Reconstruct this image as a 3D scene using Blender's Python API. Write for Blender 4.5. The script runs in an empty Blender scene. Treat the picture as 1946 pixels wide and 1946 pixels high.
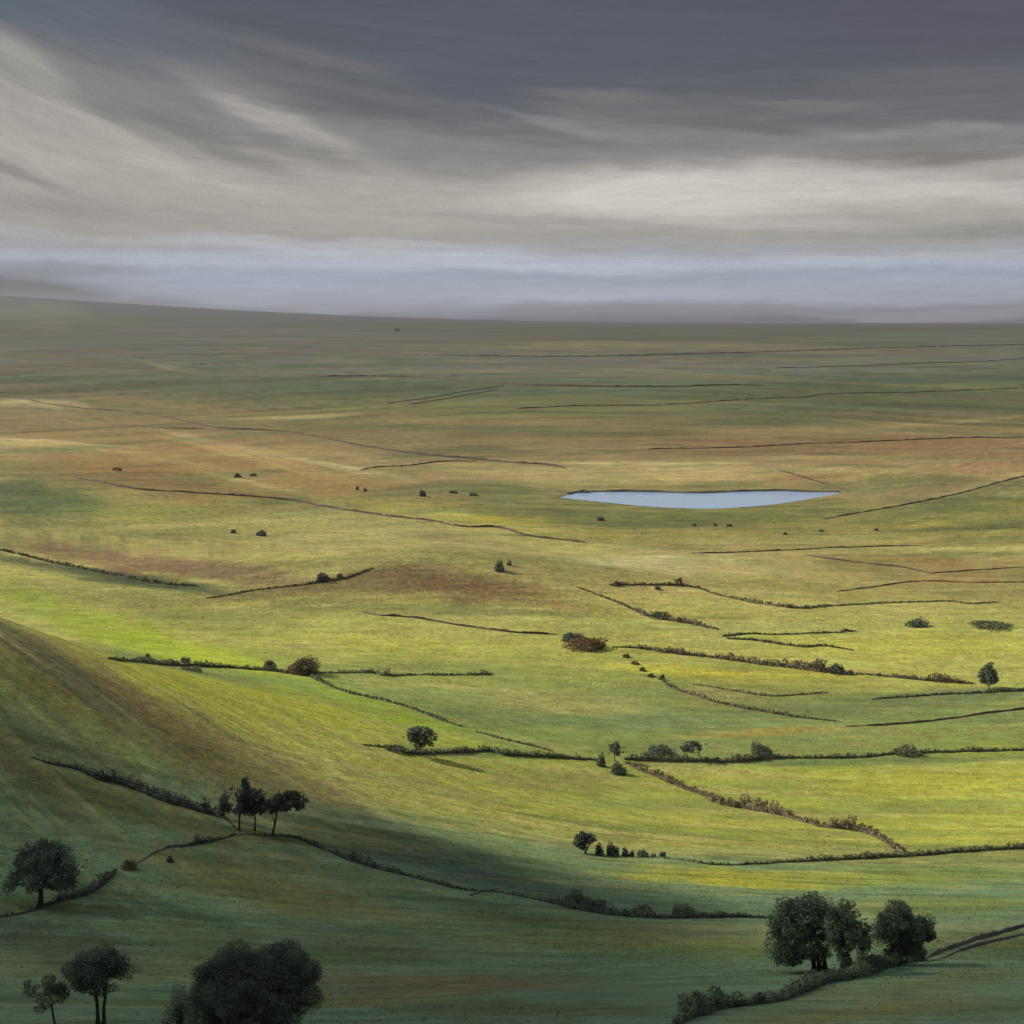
import bpy, math, random
import numpy as np

random.seed(7)
RNG = np.random.default_rng(7)
R = math.radians
scene = bpy.context.scene
col = scene.collection

# ------------------------------------------------------------------ constants
F = 2673.0            # focal length in units of the photo's pixels (1946 wide)
CX, HY = 973.0, 615.0  # principal column, eye-level row
EXPO = 0.45
SUN_EL, SUN_AZ = R(36), R(-80)       # azimuth from +Y, clockwise positive
SUN = np.array([math.sin(SUN_AZ) * math.cos(SUN_EL), math.cos(SUN_AZ) * math.cos(SUN_EL), math.sin(SUN_EL)])


def lin(c):
    return [((v / 255.0) / 12.92 if v / 255.0 <= 0.04045 else ((v / 255.0 + 0.055) / 1.055) ** 2.4) for v in c]


# ------------------------------------------------------------------ noise
PERM = RNG.random((256, 256))


def vnoise(x, y, seed=0):
    x = np.asarray(x, float) + seed * 17.31
    y = np.asarray(y, float) + seed * 9.77
    xi = np.floor(x).astype(int); yi = np.floor(y).astype(int)
    fx = x - xi; fy = y - yi
    fx = fx * fx * fx * (fx * (fx * 6 - 15) + 10); fy = fy * fy * fy * (fy * (fy * 6 - 15) + 10)
    a = PERM[xi & 255, yi & 255]; b = PERM[(xi + 1) & 255, yi & 255]
    c = PERM[xi & 255, (yi + 1) & 255]; d = PERM[(xi + 1) & 255, (yi + 1) & 255]
    return (a + (b - a) * fx + (c - a) * fy + (a - b - c + d) * fx * fy) * 2 - 1


def sst(a, b, x):
    t = np.clip((x - a) / (b - a), 0, 1)
    return t * t * (3 - 2 * t)


# ------------------------------------------------------------------ terrain height
PY_ = np.array([-4000, -600, -60, 0, 60, 125, 180, 234, 300, 360, 420, 500, 620, 800, 1130, 1250, 1500, 2000, 2500, 4000, 5200, 6500, 9000, 14000, 16000, 24000, 60000], float)
PZ_ = np.array([60, 40, 4, -4, -38, -65, -86, -107, -127, -143, -157, -164, -160, -150, -139, -134, -122, -109, -97, -70, -48, -28, -15, 6, 4, -60, -200], float)
_ty = np.concatenate([np.linspace(-4000, 0, 400, endpoint=False), np.geomspace(1, 50001, 3000) - 1])
_tz = np.interp(_ty, PY_, PZ_)
_k = np.hanning(121); _k /= _k.sum()
_pad = np.concatenate([np.full(60, _tz[400]), _tz[400:], np.full(60, _tz[-1])])
_sm = np.convolve(_pad, _k, 'valid')
_tz = np.concatenate([_tz[:400], _sm])


def g(v, m, s):
    return np.exp(-0.5 * ((v - m) / s) ** 2)


def zbase(x, y):
    z = np.interp(y, _ty, _tz)
    z = z + 92 * g(x, -285, 135) * g(y, 440, 95)            # hillside on the left, its brow hides the field edge
    z = z + 34 * g(x, -560, 230) * g(y, 860, 260)
    z = z + 330 * g(x, -6900, 3100) * g(y, 12500, 3200)      # far left moor
    z = z + 44 * g(x, 760, 240) * g(y, 1180, 190)           # shoulder right of the lake
    z = z + 20 * g(x, -50, 80) * g(y, 800, 46)               # brown mound left of the middle
    far = sst(900, 2500, y)
    z = z + (2.1 * vnoise(x / 150, y / 150, 1) + 0.6 * vnoise(x / 45, y / 45, 2)) * (1 - 0.7 * far)
    z = z + far * (1.5 * vnoise(x / 900, y / 600, 3) + sst(2500, 9000, y) * 5 * vnoise(x / 2600, y / 1500, 5))
    z = z + 0.10 * vnoise(x / 6, y / 6, 4) * (1 - far)
    return z


LAKE = None
LAKE_Z = 0.0


def poly_sd(px, py, poly):
    """signed distance to a polygon, positive inside"""
    d2 = np.full(px.shape, 1e18); ins = np.zeros(px.shape, bool)
    n = len(poly)
    for i in range(n):
        ax, ay = poly[i]; bx, by = poly[(i + 1) % n]
        ex, ey = bx - ax, by - ay
        t = np.clip(((px - ax) * ex + (py - ay) * ey) / (ex * ex + ey * ey + 1e-9), 0, 1)
        d2 = np.minimum(d2, (px - ax - t * ex) ** 2 + (py - ay - t * ey) ** 2)
        c = ((ay > py) != (by > py))
        with np.errstate(divide='ignore', invalid='ignore'):
            xc = ax + (py - ay) * ex / (ey if abs(ey) > 1e-9 else 1e-9)
        ins ^= (c & (px < xc))
    d = np.sqrt(d2)
    return np.where(ins, d, -d)


def zfun(x, y):
    x = np.asarray(x, float); y = np.asarray(y, float)
    z = zbase(x, y)
    if LAKE is not None:
        m = (x > -140) & (x < 470) & (y > 860) & (y < 1420)
        if np.any(m):
            sd = poly_sd(x[m], y[m], LAKE)
            w = sst(-75, 0, sd)
            shore = LAKE_Z + np.where(sd > 0, -0.9 * sst(0, 4, sd), 0.0) + 0.9 * sst(0, -3, sd) * (y[m] > 1110) + 0.12 * sst(0, -4, sd)
            zm = z[m] * (1 - w) + shore * w
            z = z.copy(); z[m] = zm
    return z


_MY = np.geomspace(30, 18000, 5000)


def at(px, py):
    """the ground point seen in direction of a photo pixel"""
    u = (px - CX) / F; v = (py - HY) / F
    zr = -v * _MY
    zt = zfun(u * _MY, _MY)
    hit = np.nonzero(zt >= zr)[0]
    if len(hit) == 0:
        y = 13500.0
    else:
        i = int(hit[0])
        if i == 0:
            y = _MY[0]
        else:
            a = zr[i - 1] - zt[i - 1]; b = zr[i] - zt[i]
            y = _MY[i - 1] + (_MY[i] - _MY[i - 1]) * a / (a - b + 1e-12)
    x = u * y
    return np.array([x, y, float(zfun(np.array([x]), np.array([y]))[0])])


# lake outline: where the photo's shore meets the water level
_c = at(1330, 952)
LAKE_Z = float(_c[2])
LAKE_PX = [(1062, 947), (1080, 940), (1098, 936), (1140, 935), (1187, 934.5), (1240, 935.5), (1290, 936.8), (1332, 937.5), (1383, 935.5), (1430, 934), (1473, 933), (1539, 935),
           (1601, 935.5), (1573, 942.5), (1540, 948), (1504, 953.5), (1460, 959.5), (1418, 963), (1370, 966), (1332, 966.5), (1280, 965), (1221, 961.5), (1175, 957), (1135, 953), (1095, 949)]
LAKE = []
for (a, b) in LAKE_PX:
    y = -LAKE_Z / ((b - HY) / F)
    LAKE.append(((a - CX) / F * y, y))

# ------------------------------------------------------------------ helpers: objects
def tag(o, label=None, cat=None, group=None, kind=None):
    if label: o['label'] = label
    if cat: o['category'] = cat
    if group: o['group'] = group
    if kind: o['kind'] = kind
    return o


def empty(name, loc, rz=0.0):
    o = bpy.data.objects.new(name, None); col.objects.link(o)
    o.location = loc; o.rotation_euler = (0, 0, rz); o.empty_display_size = 1.0
    return o


def mesh_obj(name, verts, faces, mat, parent=None, smooth=False, attrs=None):
    me = bpy.data.meshes.new(name)
    v = np.asarray(verts, np.float32).reshape(-1, 3)
    if isinstance(faces, np.ndarray):
        n, k = faces.shape
        me.vertices.add(len(v)); me.vertices.foreach_set('co', v.ravel())
        me.loops.add(n * k); me.loops.foreach_set('vertex_index', faces.astype(np.int32).ravel())
        me.polygons.add(n)
        me.polygons.foreach_set('loop_start', np.arange(0, n * k, k, dtype=np.int32))
        me.polygons.foreach_set('loop_total', np.full(n, k, np.int32))
        me.update(calc_edges=True)
    else:
        me.from_pydata(v.tolist(), [], faces); me.update()
    if smooth:
        me.polygons.foreach_set('use_smooth', np.ones(len(me.polygons), bool))
    for nm, arr in (attrs or {}).items():
        if arr.ndim == 2:
            a = me.attributes.new(nm, 'FLOAT_COLOR', 'POINT'); a.data.foreach_set('color', arr.astype(np.float32).ravel())
        else:
            a = me.attributes.new(nm, 'FLOAT', 'POINT'); a.data.foreach_set('value', arr.astype(np.float32).ravel())
    me.materials.append(mat)
    o = bpy.data.objects.new(name, me); col.objects.link(o)
    if parent is not None: o.parent = parent
    return o


# ------------------------------------------------------------------ materials
def new_mat(name):
    m = bpy.data.materials.new(name); m.use_nodes = True
    nt = m.node_tree; nt.nodes.clear()
    return m, nt, nt.nodes.new('ShaderNodeOutputMaterial')


def foliage_mat(name, dark, light, scale=0.8, transl=0.25):
    m, nt, out = new_mat(name); N = nt.nodes.new; L = nt.links.new
    tc = N('ShaderNodeTexCoord')
    no = N('ShaderNodeTexNoise'); no.inputs['Scale'].default_value = scale; no.inputs['Detail'].default_value = 3
    L(tc.outputs['Object'], no.inputs['Vector'])
    ge = N('ShaderNodeNewGeometry')
    ad = N('ShaderNodeMath'); ad.operation = 'MULTIPLY_ADD'; ad.inputs[1].default_value = 0.45; L(ge.outputs['Random Per Island'], ad.inputs[0]); L(no.outputs['Fac'], ad.inputs[2])
    ta = N('ShaderNodeAttribute'); ta.attribute_name = 'tone'
    ad2 = N('ShaderNodeMath'); ad2.operation = 'ADD'; L(ad.outputs[0], ad2.inputs[0]); L(ta.outputs['Fac'], ad2.inputs[1])
    cr = N('ShaderNodeValToRGB'); e = cr.color_ramp.elements
    e[0].position = 0.40; e[0].color = (*dark, 1); e[1].position = 1.0; e[1].color = (*light, 1)
    e3 = e.new(0.999); e3.color = (*light, 1); e[1].position = 0.95; e[2].position = 1.0
    L(ad2.outputs[0], cr.inputs['Fac'])
    d = N('ShaderNodeBsdfPrincipled'); d.inputs['Roughness'].default_value = 0.75
    d.inputs['Specular IOR Level'].default_value = 0.15
    L(cr.outputs['Color'], d.inputs['Base Color'])
    t = N('ShaderNodeBsdfTranslucent'); L(cr.outputs['Color'], t.inputs['Color'])
    mx = N('ShaderNodeMixShader'); mx.inputs[0].default_value = transl
    L(d.outputs[0], mx.inputs[1]); L(t.outputs[0], mx.inputs[2]); L(mx.outputs[0], out.inputs['Surface'])
    return m


def rough_mat(name, c1, c2, scale, bump=0.4, rough=0.9, detail=6, vor=0.0):
    m, nt, out = new_mat(name); N = nt.nodes.new; L = nt.links.new
    tc = N('ShaderNodeTexCoord')
    no = N('ShaderNodeTexNoise'); no.inputs['Scale'].default_value = scale; no.inputs['Detail'].default_value = detail
    L(tc.outputs['Object'], no.inputs['Vector'])
    cr = N('ShaderNodeValToRGB'); e = cr.color_ramp.elements
    e[0].position = 0.35; e[0].color = (*c1, 1); e[1].position = 0.68; e[1].color = (*c2, 1)
    L(no.outputs['Fac'], cr.inputs['Fac'])
    d = N('ShaderNodeBsdfPrincipled'); d.inputs['Roughness'].default_value = rough
    csock = cr.outputs['Color']; h = no.outputs['Fac']
    if vor:
        vo = N('ShaderNodeTexVoronoi'); vo.inputs['Scale'].default_value = vor
        L(tc.outputs['Object'], vo.inputs['Vector'])
        mx = N('ShaderNodeMix'); mx.data_type = 'RGBA'; mx.blend_type = 'MULTIPLY'; mx.inputs[0].default_value = 0.55
        L(csock, mx.inputs[6]); L(vo.outputs['Color'], mx.inputs[7]); csock = mx.outputs[2]
        h = vo.outputs['Distance']
    L(csock, d.inputs['Base Color'])
    b = N('ShaderNodeBump'); b.inputs['Strength'].default_value = bump; b.inputs['Distance'].default_value = 0.15
    L(h, b.inputs['Height']); L(b.outputs[0], d.inputs['Normal'])
    L(d.outputs[0], out.inputs['Surface'])
    return m


M = {}
M['oak'] = foliage_mat('oak_leaves', (0.030, 0.044, 0.032), (0.150, 0.195, 0.110), 0.55)
M['dark'] = foliage_mat('dark_leaves', (0.028, 0.038, 0.031), (0.115, 0.135, 0.092), 0.6)
M['grey'] = foliage_mat('greygreen_leaves', (0.060, 0.080, 0.052), (0.150, 0.180, 0.100), 0.7)
M['hedge'] = foliage_mat('hedge_leaves', (0.055, 0.064, 0.032), (0.165, 0.175, 0.080), 0.35)
M['brownhedge'] = foliage_mat('brown_hedge_leaves', (0.080, 0.064, 0.036), (0.215, 0.175, 0.090), 0.35)
M['paleleaf'] = foliage_mat('pale_hedge_leaves', (0.115, 0.115, 0.055), (0.26, 0.245, 0.110), 0.3)
M['russet'] = foliage_mat('russet_scrub', (0.075, 0.040, 0.020), (0.190, 0.115, 0.050), 0.5)
M['soft'] = foliage_mat('soft_leaves', (0.042, 0.056, 0.044), (0.150, 0.185, 0.125), 0.55)
M['bark'] = rough_mat('bark', (0.018, 0.015, 0.012), (0.055, 0.045, 0.035), 6.0, 0.6)
M['stone'] = rough_mat('brown_gritstone', (0.085, 0.048, 0.032), (0.180, 0.104, 0.068), 1.2, 0.6, vor=1.7)
M['redstone'] = rough_mat('red_brown_gritstone', (0.055, 0.030, 0.019), (0.120, 0.068, 0.045), 1.2, 0.6, vor=1.7)
M['darkstone'] = rough_mat('dark_gritstone', (0.060, 0.052, 0.042), (0.150, 0.128, 0.100), 1.2, 0.6, vor=1.7)
M['peat'] = rough_mat('peat', (0.020, 0.017, 0.012), (0.050, 0.042, 0.026), 0.6, 0.5)

# ------------------------------------------------------------------ land cover
# base cover by distance up the valley and over the moor: colour as seen in sunlight, far moor darkened in place of cloud shade
BASE = [(0, (96, 120, 98)), (150, (98, 122, 96)), (300, (106, 130, 94)), (360, (112, 132, 88)), (405, (140, 148, 64)), (440, (150, 152, 60)), (480, (140, 146, 60)), (520, (132, 139, 60)), (545, (118, 128, 62)),
        (575, (112, 124, 68)), (610, (128, 134, 64)), (640, (150, 150, 68)), (690, (150, 150, 76)), (760, (146, 140, 74)), (820, (140, 128, 72)), (900, (148, 142, 82)), (980, (130, 120, 62)),
        (1050, (112, 110, 58)), (1130, (118, 112, 66)), (1250, (138, 120, 80)), (1420, (116, 100, 64)), (1650, (106, 98, 62)), (2000, (98, 98, 62)), (2350, (82, 92, 64)), (2700, (90, 95, 80)), (3400, (92, 92, 78)),
        (4300, (82, 82, 62)), (5200, (76, 76, 56)), (7000, (68, 67, 52)), (12000, (60, 58, 50)), (40000, (60, 58, 50))]
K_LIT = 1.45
# patches of vegetation, some painted dark for cloud shade: middle, half sizes, tilt, colour in sunlight, strength
PATCH = [
    # far moor
    (60, 600, 190, 26, 2, (86, 88, 52), .8), (500, 640, 420, 26, 0, (84, 82, 78), .8), (260, 655, 260, 14, 2, (80, 84, 68), .6), (1250, 658, 420, 9, 0, (112, 104, 72), .7),
    (1800, 640, 260, 18, 0, (78, 88, 72), .7), (1150, 690, 300, 12, 0, (98, 90, 82), .6), (640, 735, 520, 13, 1, (72, 86, 60), .8), (1150, 742, 260, 8, 0, (76, 92, 68), .6), (1780, 720, 300, 8, -2, (64, 78, 58), .8),
    (1820, 738, 260, 8, -2, (86, 100, 56), .7), (1560, 775, 280, 9, -1, (70, 86, 60), .8), (1000, 772, 320, 14, 0, (102, 104, 58), .6), (300, 720, 240, 12, 3, (90, 92, 66), .5), (130, 742, 190, 14, 3, (100, 92, 64), .7),
    (560, 795, 90, 5, -3, (140, 130, 80), .6), (880, 800, 200, 8, 0, (124, 106, 58), .6), (950, 818, 260, 7, 1, (86, 90, 56), .7), (1450, 800, 220, 7, -3, (90, 92, 58), .6),
    # brown hill on the left
    (330, 850, 360, 45, 8, (128, 104, 62), .9), (60, 790, 140, 14, 4, (128, 112, 76), .8), (250, 905, 190, 26, 8, (124, 96, 52), .95), (560, 905, 260, 26, 7, (134, 108, 64), .85),
    (430, 858, 130, 6, 14, (160, 138, 88), .7), (120, 848, 150, 4, 4, (160, 142, 92), .7), (330, 876, 120, 4, 9, (150, 130, 82), .5), (610, 880, 160, 7, 12, (150, 132, 92), .6), (70, 762, 90, 4, 3, (166, 152, 112), .7),
    (470, 915, 100, 4, 12, (158, 140, 86), .6), (430, 846, 140, 6, 14, (166, 148, 100), .6), (50, 768, 120, 5, 3, (172, 160, 118), .6), (90, 838, 170, 3, 4, (178, 162, 110), .8), (660, 888, 120, 4, 10, (172, 156, 112), .7), (330, 770, 260, 8, 6, (124, 108, 66), .6), (200, 690, 240, 10, 5, (88, 82, 56), .7), (310, 696, 60, 4, 12, (130, 130, 98), .5), (560, 792, 140, 3, -2, (164, 152, 98), .7), (1300, 882, 300, 4, 0, (176, 160, 112), .7), (1560, 888, 220, 3, -2, (172, 152, 108), .7), (1840, 800, 160, 3, -4, (160, 136, 92), .7), (340, 920, 150, 8, 6, (108, 80, 48), .6),  # palest streaks paint highlights over the straw colour
    # brown shoulder on the right
    (1720, 862, 300, 42, -3, (124, 100, 66), .9), (1870, 895, 150, 26, -12, (126, 94, 66), .9), (1560, 815, 260, 9, -3, (134, 110, 70), .6), (1600, 868, 160, 4, -1, (156, 134, 86), .6), (1800, 806, 160, 5, -4, (144, 120, 80), .5),
    (1250, 905, 330, 14, 0, (158, 140, 88), .85), (1350, 890, 250, 5, 0, (164, 146, 96), .6), (1100, 915, 170, 12, 2, (134, 128, 78), .6), (1700, 925, 160, 12, -6, (100, 104, 62), .7),
    # around the lake and below it
    (1330, 978, 330, 10, -1, (98, 102, 54), .8), (1000, 960, 140, 14, 8, (106, 108, 60), .7), (880, 984, 170, 17, 8, (164, 152, 42), 1.), (1060, 1008, 120, 10, 6, (140, 128, 52), .7), (760, 962, 120, 8, 8, (132, 120, 54), .6),
    (1640, 1000, 280, 18, -6, (118, 112, 58), .8), (1860, 985, 150, 8, -6, (144, 128, 52), .8), (1880, 1000, 160, 6, -4, (92, 86, 54), .7), (1820, 950, 160, 12, -14, (94, 98, 58), .8), (1860, 920, 130, 5, -16, (132, 122, 82), .6),
    # left pastures, the dark green at the edge painted in for cloud shadow
    (60, 950, 150, 46, 3, (70, 88, 54), .9), (170, 985, 190, 26, 3, (102, 106, 58), .7), (350, 985, 190, 34, 3, (130, 128, 60), .8), (560, 975, 110, 22, 6, (142, 142, 82), .7), (350, 1015, 260, 10, 2, (112, 112, 62), .6),
    (620, 1010, 200, 24, 6, (142, 134, 74), .7), (830, 1030, 220, 18, 6, (152, 142, 84), .8), (900, 1030, 170, 7, 7, (116, 100, 62), .5), (100, 1040, 140, 12, 4, (96, 94, 56), .6),
    (210, 1062, 210, 20, 7, (118, 86, 66), .95), (420, 1085, 170, 18, 5, (118, 94, 68), .85), (150, 1085, 180, 8, 8, (72, 76, 52), .9), (300, 1110, 170, 11, 6, (66, 76, 52), .95), (20, 1062, 80, 8, 8, (64, 76, 52), .7),
    (640, 1070, 160, 14, 0, (120, 114, 66), .5), (850, 1112, 190, 28, 5, (104, 82, 54), 1.), (720, 1090, 110, 18, -8, (106, 86, 56), .9), (560, 1122, 160, 10, -5, (96, 82, 54), .8), (1010, 1135, 120, 14, 9, (122, 100, 58), .7),
    (650, 1150, 260, 16, 4, (124, 124, 66), .7), (300, 1150, 210, 18, 9, (120, 120, 62), .7), (900, 1160, 220, 10, 2, (104, 106, 60), .7), (400, 1180, 150, 22, 8, (124, 128, 62), .6),
    (1240, 1068, 150, 14, 0, (168, 162, 116), .9), (1400, 1086, 180, 10, 0, (160, 142, 92), .7), (1150, 1048, 160, 12, 2, (160, 152, 86), .6), (1770, 1080, 240, 26, 2, (124, 102, 62), .9), (1640, 1060, 200, 10, 2, (132, 112, 62), .7),
    (1640, 1128, 260, 12, 0, (146, 134, 70), .6), (1880, 1120, 130, 14, 0, (118, 112, 64), .6), (1270, 1145, 220, 18, 2, (154, 148, 72), .6),
    # valley floor
    (40, 1135, 110, 12, 16, (134, 142, 56), .7), (150, 1185, 190, 24, 24, (134, 144, 54), .85), (330, 1235, 230, 24, 14, (146, 158, 44), 1.), (420, 1312, 260, 30, 14, (152, 156, 46), 1.), (560, 1345, 210, 24, 16, (148, 150, 50), .8),
    (560, 1300, 130, 9, 10, (112, 138, 62), .8), (740, 1350, 150, 18, 18, (136, 154, 40), .9), (880, 1300, 260, 18, 2, (138, 142, 68), .7), (700, 1225, 230, 18, 3, (152, 152, 64), .7), (880, 1250, 230, 14, 0, (140, 142, 66), .6),
    (1350, 1278, 250, 12, 3, (164, 158, 54), .9), (1750, 1225, 230, 26, 1, (160, 156, 66), .9), (1450, 1195, 260, 10, 1, (140, 142, 82), .6), (1560, 1350, 300, 22, 0, (98, 112, 64), .9), (1830, 1322, 180, 14, -2, (88, 102, 64), .9),
    (1180, 1372, 220, 16, 0, (100, 116, 70), .8), (1450, 1392, 160, 7, -4, (146, 124, 58), .8), (1780, 1395, 220, 12, -3, (120, 124, 62), .7), (1000, 1392, 220, 12, 2, (120, 138, 60), .6),
    (1650, 1447, 330, 8, -1, (88, 104, 60), .8), (880, 1432, 150, 9, 2, (84, 104, 58), .8), (1450, 1470, 250, 16, 0, (144, 148, 58), .7), (1780, 1490, 230, 26, -2, (154, 152, 56), .9), (1700, 1540, 280, 12, -3, (116, 124, 60), .8),  # dark stretch beside the lone tree paints its cast shadow
    (1030, 1490, 200, 22, 3, (124, 124, 58), .7), (1200, 1530, 200, 10, 2, (112, 124, 62), .6), (900, 1520, 220, 18, 9, (136, 138, 56), .7), (1300, 1600, 260, 14, 2, (152, 154, 56), .8), (1380, 1668, 220, 16, 3, (162, 158, 50), 1.),
    (1650, 1668, 300, 16, -1, (144, 150, 58), .8), (1800, 1720, 220, 16, -2, (118, 128, 60), .8), (1600, 1585, 250, 8, 1, (112, 120, 58), .6), (760, 1470, 160, 20, 14, (140, 140, 52), .8), (700, 1420, 170, 14, 16, (138, 146, 48), .7),
    # left hillside and the near slope
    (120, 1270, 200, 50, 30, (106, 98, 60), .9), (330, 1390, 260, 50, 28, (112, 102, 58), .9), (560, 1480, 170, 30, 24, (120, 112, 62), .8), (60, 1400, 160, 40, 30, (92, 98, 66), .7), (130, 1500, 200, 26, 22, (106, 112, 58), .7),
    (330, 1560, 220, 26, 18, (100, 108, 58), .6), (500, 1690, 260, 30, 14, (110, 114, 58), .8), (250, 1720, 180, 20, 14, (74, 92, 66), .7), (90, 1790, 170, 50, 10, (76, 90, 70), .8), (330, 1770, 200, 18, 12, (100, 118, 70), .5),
    (760, 1590, 240, 26, 18, (66, 84, 68), .8), (900, 1665, 250, 18, 12, (66, 86, 74), .8), (1000, 1740, 260, 16, 8, (84, 100, 70), .7), (760, 1800, 240, 18, 4, (104, 112, 78), .6), (860, 1870, 260, 16, 0, (112, 100, 70), .8),  # dark teal patches paint extra shade into the trench
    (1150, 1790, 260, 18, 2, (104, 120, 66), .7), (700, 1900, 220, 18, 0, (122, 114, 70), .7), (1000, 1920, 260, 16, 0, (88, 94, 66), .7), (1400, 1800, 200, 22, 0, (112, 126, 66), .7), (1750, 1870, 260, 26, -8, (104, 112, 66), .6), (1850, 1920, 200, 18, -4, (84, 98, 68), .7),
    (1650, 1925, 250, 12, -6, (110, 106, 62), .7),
]


def ellipse(px, py, hw, hh, rot):
    c, s = math.cos(R(rot)), math.sin(R(rot))
    o = at(px, py)[:2]
    k = 0.5
    e1 = (at(px + k * hw * c, py + k * hw * s)[:2] - at(px - k * hw * c, py - k * hw * s)[:2]) / (2 * k)
    e2 = (at(px - k * hh * s, py + k * hh * c)[:2] - at(px + k * hh * s, py - k * hh * c)[:2]) / (2 * k)
    e2[0] = np.clip(e2[0], -0.35 * abs(e2[1]) - 2, 0.35 * abs(e2[1]) + 2)
    A = np.array([[e1[0], e2[0]], [e1[1], e2[1]]])
    if abs(np.linalg.det(A)) < 1e-3: return None
    return o, np.linalg.inv(A), max(np.hypot(*e1), np.hypot(*e2))


def cover(x, y):
    ys = [b[0] for b in BASE]
    out = np.zeros((len(x), 3))
    bowl = 0.62 * np.maximum(0, -x - 50) * sst(620, 900, y) * sst(3500, 1900, y) + 0.55 * np.maximum(0, x - 290) * sst(850, 1100, y) * sst(3500, 1900, y)
    ysh = y; y = y - 0.5 * bowl
    yw = y * (1 + 0.06 * vnoise(x / 120, y / 60, 11) + 0.03 * vnoise(x / 30, y / 15, 12)) + 0.0
    for k in range(3):
        out[:, k] = np.interp(yw, ys, [b[1][k] for b in BASE])
    y = ysh
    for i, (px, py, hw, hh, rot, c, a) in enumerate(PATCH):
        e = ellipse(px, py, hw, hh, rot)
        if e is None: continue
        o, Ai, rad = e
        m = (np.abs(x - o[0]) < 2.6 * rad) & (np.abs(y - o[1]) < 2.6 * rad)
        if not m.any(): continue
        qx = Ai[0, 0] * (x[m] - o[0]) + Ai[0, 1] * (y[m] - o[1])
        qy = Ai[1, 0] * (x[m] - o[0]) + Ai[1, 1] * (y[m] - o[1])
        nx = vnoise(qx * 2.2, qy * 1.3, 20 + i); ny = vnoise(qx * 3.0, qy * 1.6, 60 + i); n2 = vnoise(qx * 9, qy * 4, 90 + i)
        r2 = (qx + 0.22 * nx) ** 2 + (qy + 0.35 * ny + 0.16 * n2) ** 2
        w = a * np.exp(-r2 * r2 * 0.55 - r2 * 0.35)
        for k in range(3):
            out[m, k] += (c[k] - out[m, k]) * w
    straw = np.array([166, 154, 92.]); green = np.array([84, 98, 54.]); rust = np.array([122, 92, 56.])
    far_ = sst(700, 1600, y)
    for (lx, ly, sd, c, thr, amp) in [(210, 42, 301, straw, .38, .35), (60, 9, 302, straw, .45, .40), (26, 3.2, 303, straw, .5, .40), (190, 50, 304, green, .38, .40), (70, 11, 305, green, .42, .42), (28, 3.6, 306, green, .45, .40), (150, 26, 307, rust, .5, .35),
                                      (420, 110, 308, straw, .4, .35), (460, 120, 309, green, .35, .4), (500, 90, 310, rust, .45, .35), (14, 1.8, 311, straw, .5, .4), (13, 1.7, 312, green, .45, .4)]:
        k = far_ if lx > 300 else (1 - far_ if lx < 40 else 1.0)
        wv = vnoise(x / lx + 0.3 * vnoise(x / lx, y / lx, sd + 50), (y + bowl * 1.15) / ly, sd)
        if c is rust: k = k * sst(380, 480, y)
        if lx < 62: k = k * (0.25 + 0.75 * sst(180, 380, y))
        if c is not straw: k = k * (1 - 0.75 * sst(380, 450, y) * sst(1000, 700, y))
        w = (amp * sst(thr, thr + 0.35, wv) * k * (np.abs(y) < 9000))[:, None]
        dk = np.clip(out.mean(1, keepdims=True) / 118.0, 0.55, 1.0)
        out = out + (c * dk - out) * w
    # lines running down the left hillside
    h0 = at(40, 1300)[:2]; h1 = at(330, 1520)[:2]; u = (h1 - h0) / np.hypot(*(h1 - h0))
    al = x * u[0] + y * u[1]; ac = -x * u[1] + y * u[0] + 0.0009 * (al - (h0 @ u)) ** 2
    hm = 0.62 * g(x, -170, 85) * sst(520, 440, y) * sst(190, 330, y)
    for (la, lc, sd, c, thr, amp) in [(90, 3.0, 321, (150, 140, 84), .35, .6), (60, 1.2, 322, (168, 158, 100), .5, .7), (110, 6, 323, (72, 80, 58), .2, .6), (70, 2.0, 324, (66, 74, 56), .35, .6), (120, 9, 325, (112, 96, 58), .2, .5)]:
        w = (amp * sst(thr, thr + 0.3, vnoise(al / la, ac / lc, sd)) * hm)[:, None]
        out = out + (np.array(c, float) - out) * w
    v = out / 255.0
    v = np.where(v <= 0.04045, v / 12.92, ((v + 0.055) / 1.055) ** 2.4)
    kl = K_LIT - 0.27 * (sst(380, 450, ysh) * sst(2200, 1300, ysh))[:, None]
    return v / kl


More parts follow.
